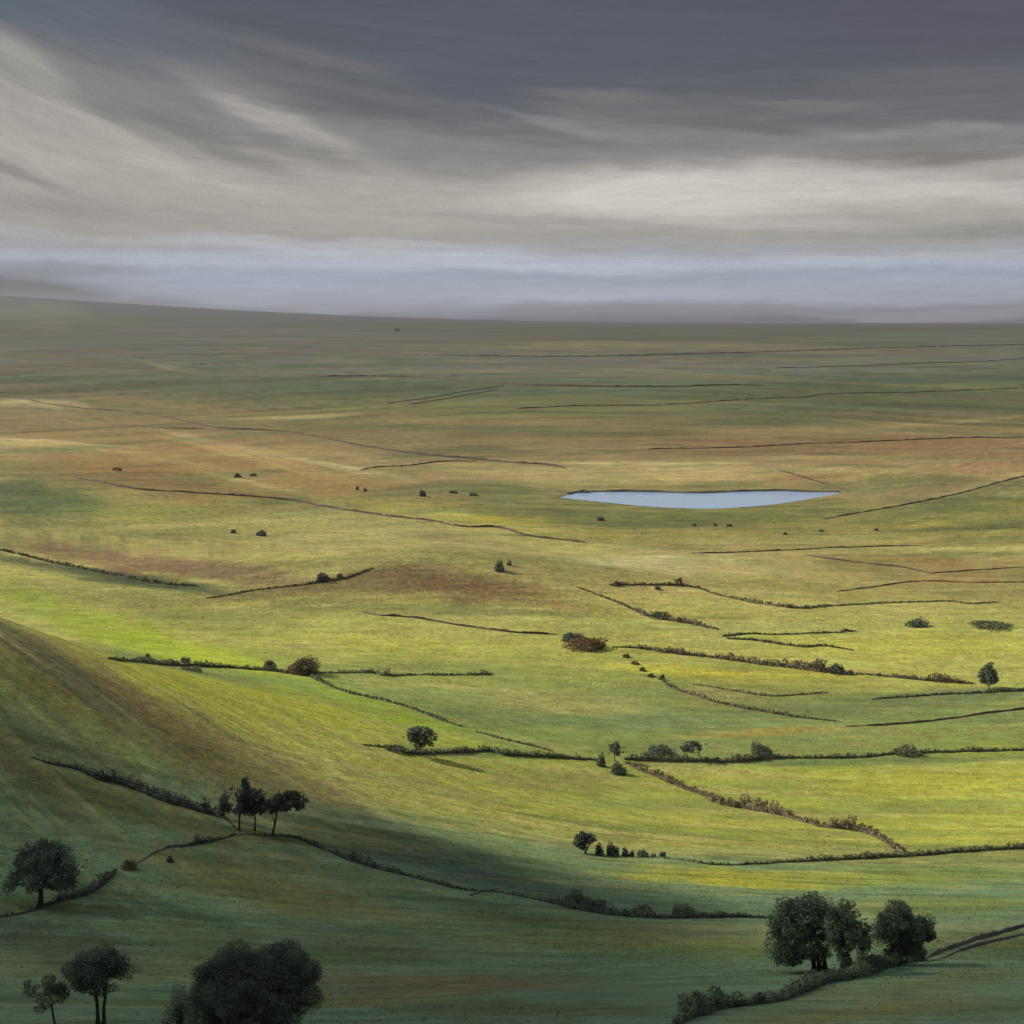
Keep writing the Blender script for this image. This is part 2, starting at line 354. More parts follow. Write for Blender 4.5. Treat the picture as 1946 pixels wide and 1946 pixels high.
# ------------------------------------------------------------------ ground
def ground_material():
    m, nt, out = new_mat('turf_and_moor'); N = nt.nodes.new; L = nt.links.new
    at_ = N('ShaderNodeAttribute'); at_.attribute_name = 'cover'
    ge = N('ShaderNodeNewGeometry')

    def noise(scale, sx, sy, detail, rough=0.6, rot=0.0):
        mp = N('ShaderNodeMapping'); mp.inputs['Scale'].default_value = (sx, sy, 1); mp.inputs['Rotation'].default_value = (0, 0, rot)
        L(ge.outputs['Position'], mp.inputs['Vector'])
        n = N('ShaderNodeTexNoise'); n.inputs['Scale'].default_value = scale; n.inputs['Detail'].default_value = detail; n.inputs['Roughness'].default_value = rough
        L(mp.outputs[0], n.inputs['Vector']); return n.outputs['Fac']

    def mul(sock, fac_sock, lo, hi):
        mr = N('ShaderNodeMapRange'); mr.inputs['From Min'].default_value = 0.3; mr.inputs['From Max'].default_value = 0.7
        mr.inputs['To Min'].default_value = lo; mr.inputs['To Max'].default_value = hi
        L(fac_sock, mr.inputs['Value'])
        v = N('ShaderNodeVectorMath'); v.operation = 'SCALE'; L(sock, v.inputs[0]); L(mr.outputs[0], v.inputs['Scale'])
        return v.outputs[0]

    c = at_.outputs['Color']
    streak = noise(1.0, 0.012, 0.16, 5)
    streak2 = noise(1.0, 0.09, 0.6, 5, rot=R(-6))
    fine = noise(1.3, 1, 1, 6, 0.75)
    tuft = noise(0.35, 1, 1, 4, 0.7)
    grain = noise(0.16, 0.6, 1, 9, 0.82)
    big = noise(0.02, 1, 1, 3)
    c = mul(c, streak, 0.82, 1.18); c = mul(c, streak2, 0.88, 1.12); c = mul(c, fine, 0.70, 1.30); c = mul(c, tuft, 0.82, 1.18); c = mul(c, grain, 0.72, 1.28); c = mul(c, big, 0.9, 1.1)
    # drier and greener tufts
    hs = N('ShaderNodeHueSaturation'); hs.inputs['Saturation'].default_value = 1.0; L(c, hs.inputs['Color'])
    mr = N('ShaderNodeMapRange'); mr.inputs['From Min'].default_value = 0.3; mr.inputs['From Max'].default_value = 0.7; mr.inputs['To Min'].default_value = 0.47; mr.inputs['To Max'].default_value = 0.525
    L(tuft, mr.inputs['Value']); L(mr.outputs[0], hs.inputs['Hue'])
    b1 = N('ShaderNodeBump'); b1.inputs['Strength'].default_value = 0.55; b1.inputs['Distance'].default_value = 0.5; L(fine, b1.inputs['Height'])
    b2 = N('ShaderNodeBump'); b2.inputs['Strength'].default_value = 0.4; b2.inputs['Distance'].default_value = 1.4; L(tuft, b2.inputs['Height']); L(b1.outputs[0], b2.inputs['Normal'])
    d = N('ShaderNodeBsdfPrincipled'); d.inputs['Roughness'].default_value = 0.95; d.inputs['Specular IOR Level'].default_value = 0.1
    L(hs.outputs[0], d.inputs['Base Color']); L(b2.outputs[0], d.inputs['Normal'])
    L(d.outputs[0], out.inputs['Surface'])
    return m


def build_ground():
    fine = np.linspace(R(-25), R(25), 900)
    rest = np.linspace(R(25), R(335), 140)[1:-1]
    az = np.concatenate([fine, rest])
    nA = len(az)
    pys = np.concatenate([[3200, 2600, 2300], np.linspace(2150, 640, 680)])
    yc = -np.interp(0, [0], [0]) + np.array([at(CX, p)[1] for p in pys])
    rr = np.concatenate([[2, 8, 16, 28], np.maximum.accumulate(yc), np.geomspace(4000, 16000, 170), [16600, 17200]])
    rr = np.unique(np.round(rr, 3))
    keep = [rr[0]]
    for r in rr[1:]:
        if r - keep[-1] > 0.15 + keep[-1] * 0.0006: keep.append(r)
    rr = np.array(keep)
    AA, RR = np.meshgrid(az, rr, indexing='xy')          # rows = rings
    sc = np.where(np.abs(AA) <= R(25.001), 1 / np.cos(AA), 1 / math.cos(R(25)))
    X = (np.sin(AA) * RR * sc).ravel(); Y = (np.cos(AA) * RR * sc).ravel()
    Z = zfun(X, Y)
    V = np.stack([X, Y, Z], 1)
    nR = len(rr)
    i = np.arange(nR - 1)[:, None] * nA; j = np.arange(nA)[None, :]; j2 = (np.arange(nA) + 1)[None, :] % nA
    fc = np.stack([i + j, i + j2, i + nA + j2, i + nA + j], -1).reshape(-1, 4)[:, ::-1]
    V = np.concatenate([V, [[0, 0, float(zfun(np.array([0.0]), np.array([0.0]))[0])]]])
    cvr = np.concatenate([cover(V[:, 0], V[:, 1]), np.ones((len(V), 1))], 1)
    me_faces = fc
    o = mesh_obj('ground', V, me_faces, ground_material(), smooth=True, attrs={'cover': cvr})
    import bmesh
    tag(o, kind='structure')
    print('ground', len(V), nR, nA)
    return o


build_ground()

# ------------------------------------------------------------------ lake
def lake():
    pts = []
    n = len(LAKE)
    P = np.array(LAKE)
    for i in range(n):
        p0, p1, p2, p3 = P[i - 1], P[i], P[(i + 1) % n], P[(i + 2) % n]
        for t in np.linspace(0, 1, 6, endpoint=False):
            pts.append(0.5 * ((2 * p1) + (-p0 + p2) * t + (2 * p0 - 5 * p1 + 4 * p2 - p3) * t * t + (-p0 + 3 * p1 - 3 * p2 + p3) * t ** 3))
    c = np.mean(pts, 0)
    pts = [p + (p - c) / np.hypot(*(p - c)) * 0.6 for p in pts]
    m, nt, out = new_mat('lake_water'); N = nt.nodes.new; L = nt.links.new
    d = N('ShaderNodeBsdfPrincipled'); d.inputs['Base Color'].default_value = (0.23, 0.31, 0.42, 1); d.inputs['Roughness'].default_value = 0.12; d.inputs['IOR'].default_value = 1.45
    ge = N('ShaderNodeNewGeometry'); mp = N('ShaderNodeMapping'); mp.inputs['Scale'].default_value = (0.05, 0.25, 1); L(ge.outputs['Position'], mp.inputs['Vector'])
    no = N('ShaderNodeTexNoise'); no.inputs['Scale'].default_value = 1.0; no.inputs['Detail'].default_value = 5; L(mp.outputs[0], no.inputs['Vector'])
    b = N('ShaderNodeBump'); b.inputs['Strength'].default_value = 0.25; b.inputs['Distance'].default_value = 0.4; L(no.outputs['Fac'], b.inputs['Height']); L(b.outputs[0], d.inputs['Normal'])
    mr = N('ShaderNodeMapRange'); mr.inputs['From Min'].default_value = 0.35; mr.inputs['From Max'].default_value = 0.65; mr.inputs['To Min'].default_value = 0.06; mr.inputs['To Max'].default_value = 0.3
    L(no.outputs['Fac'], mr.inputs['Value']); L(mr.outputs[0], d.inputs['Roughness'])
    L(d.outputs[0], out.inputs['Surface'])
    o = mesh_obj('lake_water', [(p[0], p[1], LAKE_Z + 0.02) for p in pts], [list(range(len(pts)))], m)
    tag(o, kind='structure')


lake()

# ------------------------------------------------------------------ leaves
def leaf_quads(centres, size, rng, flat=0.0):
    """random small leaf-spray quads round the given points"""
    n = len(centres)
    a = rng.normal(size=(n, 3)); a /= np.linalg.norm(a, axis=1)[:, None]
    b = rng.normal(size=(n, 3)); b -= (a * b).sum(1)[:, None] * a; b /= np.linalg.norm(b, axis=1)[:, None]
    s = size * rng.uniform(0.6, 1.35, size=(n, 1))
    a = a * s; b = b * s * rng.uniform(0.45, 0.8, size=(n, 1))
    v = np.stack([centres - a, centres - b * 0.9 + a * 0.1, centres + a, centres + b], 1).reshape(-1, 3)
    f = np.arange(4 * n).reshape(-1, 4)
    return v, f


def tube(pts, rad, sides=7):
    V, Fc = [], []
    pts = [np.array(p, float) for p in pts]
    for i, p in enumerate(pts):
        t = pts[min(i + 1, len(pts) - 1)] - pts[max(i - 1, 0)]; t /= (np.linalg.norm(t) + 1e-9)
        u = np.cross(t, [0.3, 1, 0.1]); u /= np.linalg.norm(u); w = np.cross(t, u)
        for k in range(sides):
            an = 2 * math.pi * k / sides
            V.append(p + rad[i] * (u * math.cos(an) + w * math.sin(an)))
    for i in range(len(pts) - 1):
        for k in range(sides):
            k2 = (k + 1) % sides
            Fc.append([i * sides + k, i * sides + k2, (i + 1) * sides + k2, (i + 1) * sides + k])
    Fc.append(list(range(sides))[::-1]); Fc.append([(len(pts) - 1) * sides + k for k in range(sides)])
    return V, Fc


def join(parts):
    V, Fc = [], []
    for v, f in parts:
        o = len(V); V.extend([tuple(q) for q in v]); Fc.extend([[i + o for i in q] for q in f])
    return V, Fc


def trunk_mesh(h0, top, rad, rng, targets, fork=False, lean=0.0, stems=1):
    """tapered trunk with limbs that reach into the crown"""
    parts = []
    for s in range(stems):
        off = (s - (stems - 1) / 2) * rad * 1.6
        spread = (s - (stems - 1) / 2) * h0 * (0.42 if fork else 0.2)
        n = 6; pts = []; rr = []
        hh = h0 + (top - h0) * 0.62
        for i in range(n + 1):
            t = i / n
            pts.append((off + spread * t + lean * t + rng.normal() * rad * 0.16, rng.normal() * rad * 0.16, -0.5 + (hh + 0.5) * t))
            rr.append(rad * (1.55 if i == 0 else 1) * (1 - 0.72 * t) / (1 if stems == 1 else 1.2))
        parts.append(tube(pts, rr, 8))
        for tg in targets[s::stems]:
            t0 = rng.uniform(0.45, 0.95); k = min(int(t0 * n), n)
            p0 = np.array(pts[k]); p1 = np.array(tg); mid = (p0 + p1) / 2 + np.array([rng.normal() * 0.2, rng.normal() * 0.2, abs(rng.normal()) * 0.3])
            r0 = rr[k] * 0.6
            parts.append(tube([p0, mid, p1], [r0, r0 * 0.55, r0 * 0.18], 5))
    return join(parts)


def make_tree(name, base_px, crown_px, label, cat='tree', mat='oak', group=None, shape='round', leaf=3.0, dens=1.0, trunk=True, fork=False, stems=1,
              clump=0.30, trad=None, lean=0.0, seed=None, twigs=0, droop=0.0, hollow=0.35, dy=0.0):
    """a tree standing at a ground point: tapered trunk with limbs + a crown of leaf sprays in clumps"""
    rng = np.random.default_rng(seed if seed is not None else int(base_px[0] * 7 + base_px[1]))
    bx, by = base_px; x0, x1, yt, yb = crown_px
    P = at(bx, by); s = P[1] / F
    if dy:
        P = P.copy(); P[1] += dy; P[2] = float(zfun(np.array([P[0]]), np.array([P[1]]))[0])
    W = (x1 - x0) / 2 * s * 1.10; zt = (by - yt) * s * 1.03; zb = max((by - yb) * s, 0.0); cx = ((x0 + x1) / 2 - bx) * s
    H = (zt - zb) / 2; zc = (zt + zb) / 2; D = W * 0.85 if shape != 'wide' else W * 0.6
    root = empty(name, P); tag(root, label, cat, group)
    # clump centres
    n_cl = int(max(12, 62 * dens)); C = []; Rr = []
    rc0 = clump * 0.8 * min(W, H * 1.2)
    n_lb = max(6, int(6 + 4.2 * dens)); lobes = []
    while len(lobes) < n_lb:
        q = rng.uniform(-1, 1, 3); r = np.linalg.norm(q)
        if r > 1 or r < 0.25: continue
        lobes.append((q / r * rng.uniform(0.42, 0.78), rng.uniform(0.30, 0.50)))
    while len(C) < n_cl:
        if shape == 'cone' or rng.random() < 0.15:
            q = rng.uniform(-1, 1, 3); r = np.linalg.norm(q)
            if r > 0.9 or r < hollow: continue
        else:
            lo_, lr_ = lobes[rng.integers(n_lb)]; dq = rng.normal(size=3); dq /= np.linalg.norm(dq)
            q = lo_ + dq * lr_ * rng.uniform(0.5, 1.0)
            if np.linalg.norm(q) > 1.04: continue
        if shape == 'cone':
            k = (q[2] + 1) / 2
            if math.hypot(q[0], q[1]) > (1.0 - k) ** 0.75 * 0.95 + 0.05: continue
        elif shape == 'dome':
            if q[2] < -0.75 + 0.25 * rng.random(): continue
            q[2] = (q[2] + 0.75) / 1.75 * 2 - 1
        rc = rc0 * rng.uniform(0.55, 1.25)
        k1 = max(W - rc * 0.8, W * 0.4); k3 = max(H - rc * 0.8, H * 0.4); k2 = max(D - rc * 0.8, D * 0.4)
        C.append(np.array([cx + q[0] * k1, q[1] * k2, zc + q[2] * k3])); Rr.append(rc)
    C = np.array(C); Rr = np.array(Rr)
    lsz = max(leaf * s, 0.10)
    pts = []; tones = []
    for c, r in zip(C, Rr):
        k = int(max(12, 2.6 * (r / lsz) ** 2 * 3.0)); tones.append(np.full(k, rng.normal() * 0.17))
        d = rng.normal(size=(k, 3)); d /= np.linalg.norm(d, axis=1)[:, None]
        rad = r * rng.uniform(0.35, 1.0, (k, 1)) ** 0.6
        p = c + d * rad * np.array([1.05, 1.05, 0.82])
        if droop: p[:, 2] -= droop * H * rng.random(k) * ((p[:, 0] - cx) / W) ** 2
        pts.append(p)
    # a few ragged sprays outside the outline
    for _ in range(int(10 * dens) + twigs):
        q = rng.normal(size=3); q /= np.linalg.norm(q); q[2] = abs(q[2]) * 0.9 - 0.25
        base = np.array([cx + q[0] * W * 0.92, q[1] * D * 0.9, zc + q[2] * H * 0.95])
        if shape == 'cone': continue
        L_ = rng.uniform(0.08, 0.24) * W
        k = 10; t = rng.random((k, 1))
        pts.append(base + q * t * L_ + rng.normal(size=(k, 3)) * lsz * 0.35); tones.append(np.full(k, rng.normal() * 0.15))
    P_ = np.concatenate(pts); P_[:, 2] = np.maximum(P_[:, 2], 0.02)
    v, f = leaf_quads(P_, lsz * 0.72, rng)
    mesh_obj('crown', v, f, M[mat], root, attrs={'tone': np.repeat(np.concatenate(tones), 4)})
    if trunk:
        order = np.argsort(-Rr)[:9]
        tv, tf = trunk_mesh(max(zb, H * 0.3), zt, trad or max(0.028 * (zt + W), 0.12), rng, [C[i] for i in order], fork, lean or cx * 0.6, stems)
        mesh_obj('trunk', tv, tf, M['bark'], root, smooth=True)
    if twigs:
        for _ in range(twigs):
            top_ = np.argsort(-C[:, 2])[:max(8, len(C) // 3)]; i_ = int(rng.choice(top_))
            p0 = C[i_]; dr = np.array([(p0[0] - cx) / W * 0.7 + rng.normal() * 0.2, rng.normal() * 0.2, 1.0]); p1 = p0 + dr / np.linalg.norm(dr) * (Rr[i_] * 1.0 + H * rng.uniform(0.12, 0.26))
            tv, tf = tube([p0, (p0 + p1) / 2 + rng.normal(size=3) * 0.12, p1], [0.07, 0.05, 0.02], 5)
            mesh_obj('bare_twig', tv, tf, M['bark'], root)
    return root


def make_bush(name, px, w, h, label, cat='bush', mat='hedge', group=None, leaf=2.6, dens=1.0, seed=None, flat=False, stem=True):
    """a bush sitting on the ground: px is the middle of its foot, w and h its size in the photo's pixels"""
    rng = np.random.default_rng(seed if seed is not None else int(px[0] * 13 + px[1]))
    P = at(*px); s = P[1] / F
    W, H = w * s / 2, h * s
    root = empty(name, P); tag(root, label, cat, group)
    lsz = leaf * s
    nl = int(5 + 4 * dens); ld = rng.normal(size=(nl, 3)); ld[:, 2] = np.abs(ld[:, 2]) * 0.8; ld /= np.linalg.norm(ld, axis=1)[:, None]
    la = rng.uniform(0.10, 0.42, nl); lt = rng.normal(size=nl) * 0.2; off = rng.uniform(-0.25, 0.25)
    k = int(np.clip(9.0 * dens ** 0.3 * (W / lsz) * (H / lsz) * 1.1, 60, 5200))
    d = rng.normal(size=(k, 3)); d[:, 2] = np.abs(d[:, 2]) - 0.12; d /= np.linalg.norm(d, axis=1)[:, None]
    cosl = d @ ld.T; wl = np.exp(-((1 - cosl) / 0.10)) * la
    Rm = 0.66 + wl.max(1) - 0.10 * rng.random(k)
    P_ = d * (Rm * rng.uniform(0.25, 1.0, k) ** 0.45)[:, None] * np.array([W, W * 0.85, H * (0.95 if not flat else 0.9)])
    P_[:, 0] += off * P_[:, 2] * min(1.0, W / H)
    tone = lt[np.argmax(wl, 1)]
    P_[:, 2] = np.maximum(P_[:, 2], 0.04)
    v, f = leaf_quads(P_, lsz * 0.72, rng)
    mesh_obj('foliage', v, f, M[mat], root, attrs={'tone': np.repeat(tone, 4)})
    if stem:
        parts = []
        for i in range(3):
            p1 = np.array([rng.uniform(-0.35, 0.35) * W, rng.uniform(-0.3, 0.3) * W, H * 0.42])
            parts.append(tube([(p1[0] * 0.2, p1[1] * 0.2, -0.3), p1 * [0.6, 0.6, 0.5], p1], [0.05 * H, 0.035 * H, 0.015 * H], 5))
        tv, tf = join(parts); mesh_obj('stem', tv, tf, M['bark'], root)
    return root


# ------------------------------------------------------------------ lines over the ground
def ground_line(px_pts, step):
    W = [at(a, b)[:2] for a, b in px_pts]
    out = []
    n = len(W)
    for i in range(n - 1):
        p0 = W[max(i - 1, 0)]; p1 = W[i]; p2 = W[i + 1]; p3 = W[min(i + 2, n - 1)]
        k = max(2, int(np.hypot(*(p2 - p1)) / step))
        for t in np.linspace(0, 1, k, endpoint=False):
            out.append(0.5 * ((2 * p1) + (-p0 + p2) * t + (2 * p0 - 5 * p1 + 4 * p2 - p3) * t * t + (-p0 + 3 * p1 - 3 * p2 + p3) * t ** 3))
    out.append(W[-1])
    return np.array(out)


def dress(line):
    t = np.gradient(line, axis=0); t /= (np.linalg.norm(t, axis=1)[:, None] + 1e-9)
    nrm = np.stack([-t[:, 1], t[:, 0]], 1)
    z = zfun(line[:, 0], line[:, 1])
    return t, nrm, z


def make_wall(px_pts, label, h=1.35, th=0.55, mat='stone', gaps=0.0, seed=1):
    """dry stone wall: battered sides, ragged cope stones, gaps where it has slumped"""
    rng = np.random.default_rng(seed)
    ln = ground_line(px_pts, 1.6 if h < 1.6 else 2.4)
    t, nr, z = dress(ln); n = len(ln)
    o3 = np.array([ln[0][0], ln[0][1], z[0]])
    hh = h * (0.92 + 0.30 * vnoise(np.arange(n) / 5, np.arange(n) * 0, seed) + 0.22 * vnoise(np.arange(n) / 1.9, np.arange(n) * 0, seed + 1) + rng.normal(size=n) * 0.10)
    e_ = np.minimum(np.arange(n), n - 1 - np.arange(n)); hh = np.maximum(hh, 0.2) * np.clip(0.35 + e_ / 14.0, 0, 1)
    hh = hh * np.where(vnoise(np.arange(n) / 16, np.arange(n) * 0 + 5, seed + 3) > 1 - gaps, 0.3, 1.0)
    prof = [(-1.0, -0.35), (-0.95, 0.0), (-0.8, 0.55), (-0.62, 0.9), (-0.35, 1.05), (0.35, 1.03), (0.62, 0.9), (0.8, 0.55), (0.95, 0.0), (1.0, -0.35)]
    V = np.zeros((n, len(prof), 3))
    for k, (a, b) in enumerate(prof):
        ja = rng.normal(size=n) * 0.07; jb = rng.normal(size=n) * 0.05
        V[:, k, 0] = ln[:, 0] + nr[:, 0] * (a + ja) * th / 2; V[:, k, 1] = ln[:, 1] + nr[:, 1] * (a + ja) * th / 2
        V[:, k, 2] = z + hh * (b + (jb if b > 0 else 0))
    k = len(prof)
    i = np.arange(n - 1)[:, None] * k; j = np.arange(k - 1)[None, :]
    fc = np.stack([i + j, i + j + 1, i + k + j + 1, i + k + j], -1).reshape(-1, 4)
    V = V.reshape(-1, 3) - o3
    ob = mesh_obj('dry_stone_wall', V, fc, M[mat]); ob.location = o3
    return tag(ob, label, 'stone wall', 'dry stone walls over the moor and pastures', 'thing')


def make_hedge(px_pts, label, hpx=10, wid=1.6, mat='hedge', hvar=0.35, leaf=2.4, name='hedge', cat='hedge', dens=1.0, seed=1, group='hedges along the field edges', hfun=None):
    """hedge: a lumpy core hung with leaf sprays; hpx is the height in the photo's pixels (one value or one per point)"""
    rng = np.random.default_rng(seed + abs(int(px_pts[0][0])))
    ln = ground_line(px_pts, 1.1)
    t, nr, z = dress(ln); n = len(ln)
    s = ln[:, 1] / F
    if isinstance(hpx, (list, tuple)):
        W = np.array([at(a, b)[:2] for a, b in px_pts]); cum = np.concatenate([[0], np.cumsum(np.linalg.norm(np.diff(W, axis=0), axis=1))])
        cl = np.concatenate([[0], np.cumsum(np.linalg.norm(np.diff(ln, axis=0), axis=1))]); cl = cl / cl[-1] * cum[-1]
        hp = np.interp(cl, cum, hpx)
    else:
        hp = np.full(n, float(hpx))
    idx = np.arange(n)
    h = hp * s * (0.78 if ln[:, 1].mean() > 380 else 1.0) * (1 + hvar * vnoise(idx / 7, idx * 0, seed) + 0.5 * hvar * vnoise(idx / 2.3, idx * 0 + 3, seed))
    h = np.maximum(h, 0.3)
    endf = np.clip(np.minimum(idx + 1, n - idx) / 9.0, 0, 1); h *= 0.25 + 0.75 * endf ** 0.7
    hw = np.minimum(wid * (0.7 + 0.3 * h / h.mean()), h * 1.1) / 2 * (1 + 0.25 * vnoise(idx / 5, idx * 0 + 9, seed))
    o3 = np.array([ln[0][0], ln[0][1], z[0]])
    V, Fc = [], []
    prof = [(-0.6, -0.2), (-0.62, 0.3), (-0.4, 0.52), (0, 0.6), (0.4, 0.52), (0.62, 0.3), (0.6, -0.2)]
    kk = len(prof)
    core = np.zeros((n, kk, 3))
    for k, (a, b) in enumerate(prof):
        ja = 1 + rng.normal(size=n) * 0.12
        core[:, k, 0] = ln[:, 0] + nr[:, 0] * a * hw * ja; core[:, k, 1] = ln[:, 1] + nr[:, 1] * a * hw * ja
        core[:, k, 2] = z + (h * b * (1 + rng.normal(size=n) * 0.07) if b > 0 else b)
    core = core.reshape(-1, 3)
    i = np.arange(n - 1)[:, None] * kk; j = np.arange(kk - 1)[None, :]
    cf = np.stack([i + j, i + j + 1, i + kk + j + 1, i + kk + j], -1).reshape(-1, 4)
    sm = float(np.median(s)); lsz = max(leaf * sm, 0.12)
    per = np.maximum(4, dens * 5.0 * (h + hw) * 1.1 / (lsz * lsz) * 0.16).astype(int)
    ii = np.repeat(idx, per); m = len(ii)
    an = rng.uniform(0, math.pi, m); rr = rng.uniform(0.7, 1.06, m)
    jit = rng.uniform(-0.7, 0.7, m)
    px_ = ln[ii, 0] + nr[ii, 0] * np.cos(an) * hw[ii] * rr + t[ii, 0] * jit
    py_ = ln[ii, 1] + nr[ii, 1] * np.cos(an) * hw[ii] * rr + t[ii, 1] * jit
    pz_ = z[ii] + np.maximum(h[ii] * np.sin(an) ** 0.7 * rr, 0.05)
    LP = [np.stack([px_, py_, pz_], 1)]; TN = [0.16 * vnoise(ii / 3.1, ii * 0 + 21, seed) + 0.12 * vnoise(ii / 11.0, ii * 0 + 4, seed)]
    i = 0.0                                  # bushes that bulge out of the hedge
    while i < n - 1:
        q = int(i); r = h[q] * rng.uniform(0.28, 0.62); k = int(np.clip(7 * (r / lsz) ** 2, 8, 260))
        if rng.random() < 0.8:
            d = rng.normal(size=(k, 3)); d /= np.linalg.norm(d, axis=1)[:, None]
            c0 = np.array([ln[q, 0] + nr[q, 0] * hw[q] * rng.uniform(-0.8, 0.8), ln[q, 1] + nr[q, 1] * hw[q] * rng.uniform(-0.8, 0.8), z[q] + h[q] * rng.uniform(0.35, 1.0)])
            p = c0 + d * r * rng.uniform(0.3, 1, (k, 1)) ** 0.5; p[:, 2] = np.maximum(p[:, 2], z[q] + 0.03)
            LP.append(p); TN.append(np.full(k, rng.normal() * 0.17))
        i += max(0.8, r * rng.uniform(0.5, 2.2))
    lv, lf = leaf_quads(np.concatenate(LP), lsz * 0.8, rng)
    V = np.concatenate([core, lv]) - o3; fc = np.concatenate([cf, lf + len(core)])
    ob = mesh_obj(name, V, fc, M[mat], attrs={'tone': np.concatenate([np.full(len(core), -0.2), np.repeat(np.concatenate(TN), 4)])}); ob.location = o3
    return tag(ob, label, cat, group)

# ------------------------------------------------------------------ trees of the near slope
make_tree('broadleaf_tree', (77, 1722), (0, 154, 1590, 1698), 'broad round tree with drooping edges standing alone at the left end of the field boundary', shape='dome', mat='soft', leaf=2.8, dens=2.4, droop=0.5, trad=0.55, seed=3)
make_tree('small_tree', (106, 1950), (30, 136, 1836, 1925), 'thin sparse tree with a single slim trunk left of the forked tree', mat='grey', leaf=2.4, dens=0.55, clump=0.24, trad=0.16, seed=5, shape='dome')
make_tree('broadleaf_tree', (191, 1950), (124, 264, 1794, 1912), 'rounded dark green tree with a trunk forked in two, left of the big spreading bush', mat='soft', leaf=2.4, dens=1.6, fork=True, stems=2, trad=0.34, seed=8)
make_tree('spreading_tree', (478, 1968), (345, 614, 1788, 1975), 'huge dark spreading bushy tree with bare twigs on top at the bottom edge', mat='dark', leaf=2.2, dens=5.0, clump=0.28, shape='dome', trad=0.5, stems=3, twigs=6, seed=11, hollow=0.2)
make_bush('bush', (345, 1962), 90, 130, 'lighter green bush leaning against the left flank of the huge spreading tree', mat='oak', dens=2.0, leaf=2.2, seed=12)
# clump where two boundaries meet
make_tree('conifer_tree', (389, 1543), (377, 402, 1512, 1541), 'smallest dark conical tree, first of the clump where two field boundaries meet', cat='conifer', shape='cone', mat='dark', leaf=2.4, dens=0.5, hollow=0.0, trad=0.12, group='trees of the clump by the boundary corner', seed=21)
make_tree('conifer_tree', (426, 1556), (406, 448, 1497, 1553), 'slender conical tree between the smallest cone and the tall pair in the clump', cat='conifer', shape='cone', mat='dark', leaf=2.4, dens=0.8, hollow=0.0, trad=0.16, group='trees of the clump by the boundary corner', seed=22)
make_tree('broadleaf_tree', (454, 1578), (433, 482, 1475, 1556), 'tallest dark oval tree of the clump at the boundary corner', mat='dark', leaf=2.4, dens=2.0, hollow=0.2, trad=0.3, group='trees of the clump by the boundary corner', seed=23)
make_tree('broadleaf_tree', (484, 1578), (464, 508, 1487, 1566), 'dark oval tree close beside the tallest tree of the clump, slightly shorter', mat='dark', leaf=2.4, dens=1.9, hollow=0.2, trad=0.3, group='trees of the clump by the boundary corner', seed=24)
make_tree('broadleaf_tree', (517, 1588), (500, 583, 1497, 1552), 'wide flat topped dark tree with leaning trunk, right end of the clump', mat='dark', leaf=2.4, dens=2.2, shape='dome', hollow=0.2, trad=0.34, group='trees of the clump by the boundary corner', seed=25)
# pair and neighbour above the near hedge on the right
make_tree('broadleaf_tree', (1559, 1846), (1458, 1612, 1693, 1838), 'large dark domed tree, biggest of the three above the near hedge on the right', mat='oak', leaf=2.5, dens=3.4, shape='dome', trad=0.5, stems=3, droop=0.5, seed=31, group='trees above the near hedge')
make_tree('broadleaf_tree', (1608, 1852), (1562, 1656, 1712, 1834), 'narrower tree with a thick leafy trunk, touching the right side of the large domed tree', mat='oak', leaf=2.5, dens=2.2, trad=0.62, seed=32, hollow=0.2, group='trees above the near hedge')
make_bush('bush', (1614, 1852), 54, 46, 'dark leafy growth round the foot of the narrower tree by the near hedge', mat='dark', dens=1.0, leaf=2.3, seed=331)
make_tree('broadleaf_tree', (1690, 1834), (1650, 1772, 1708, 1834), 'low rounded tree with feathery top branches, apart from the large domed tree', mat='oak', leaf=2.5, dens=2.6, trad=0.36, seed=33, shape='dome', twigs=4, group='trees above the near hedge')
make_bush('bush', (1735, 1826), 70, 62, 'dark bush under the right half of the low tree with feathery top', mat='dark', dens=1.4, leaf=2.3, seed=34)
# ------------------------------------------------------------------ trees and bushes of the valley floor
make_tree('broadleaf_tree', (788, 1434), (768, 830, 1376, 1428), 'lone round grey green tree on the valley floor starting a long dark hedge', mat='grey', leaf=2.5, dens=2.0, trad=0.34, seed=41)
make_bush('bush', (752, 1428), 60, 20, 'low bush under the left side of the lone round valley tree', mat='hedge', dens=0.8, seed=42)
make_tree('broadleaf_tree', (1110, 1622), (1089, 1132, 1579, 1618), 'dark tree with leaning trunk heading a row of little bushes on the bright field', mat='dark', leaf=2.4, dens=2.0, trad=0.3, seed=51, lean=2.0)
for (px, py, w, h, lab) in [(1139, 1625, 22, 30, 'dark upright bush touching the leaning tree of the bush row'), (1164, 1626, 36, 34, 'widest bush of the row beside the leaning tree'), (1188, 1627, 20, 24, 'bush just right of the widest bush in the row'),
                            (1200, 1628, 14, 18, 'fourth and narrow bush of the row below the bright field'), (1222, 1628, 30, 22, 'spreading bush in the thin right half of the row'), (1242, 1628, 14, 10, 'low tuft like bush between the spreading bush and the last round one'),
                            (1259, 1628, 17, 14, 'last small round bush at the right end of the row')]:
    make_bush('bush', (px, py), w, h, lab, mat='dark' if px < 1195 or px > 1250 else 'grey', group='row of bushes on the bright field', seed=int(px))
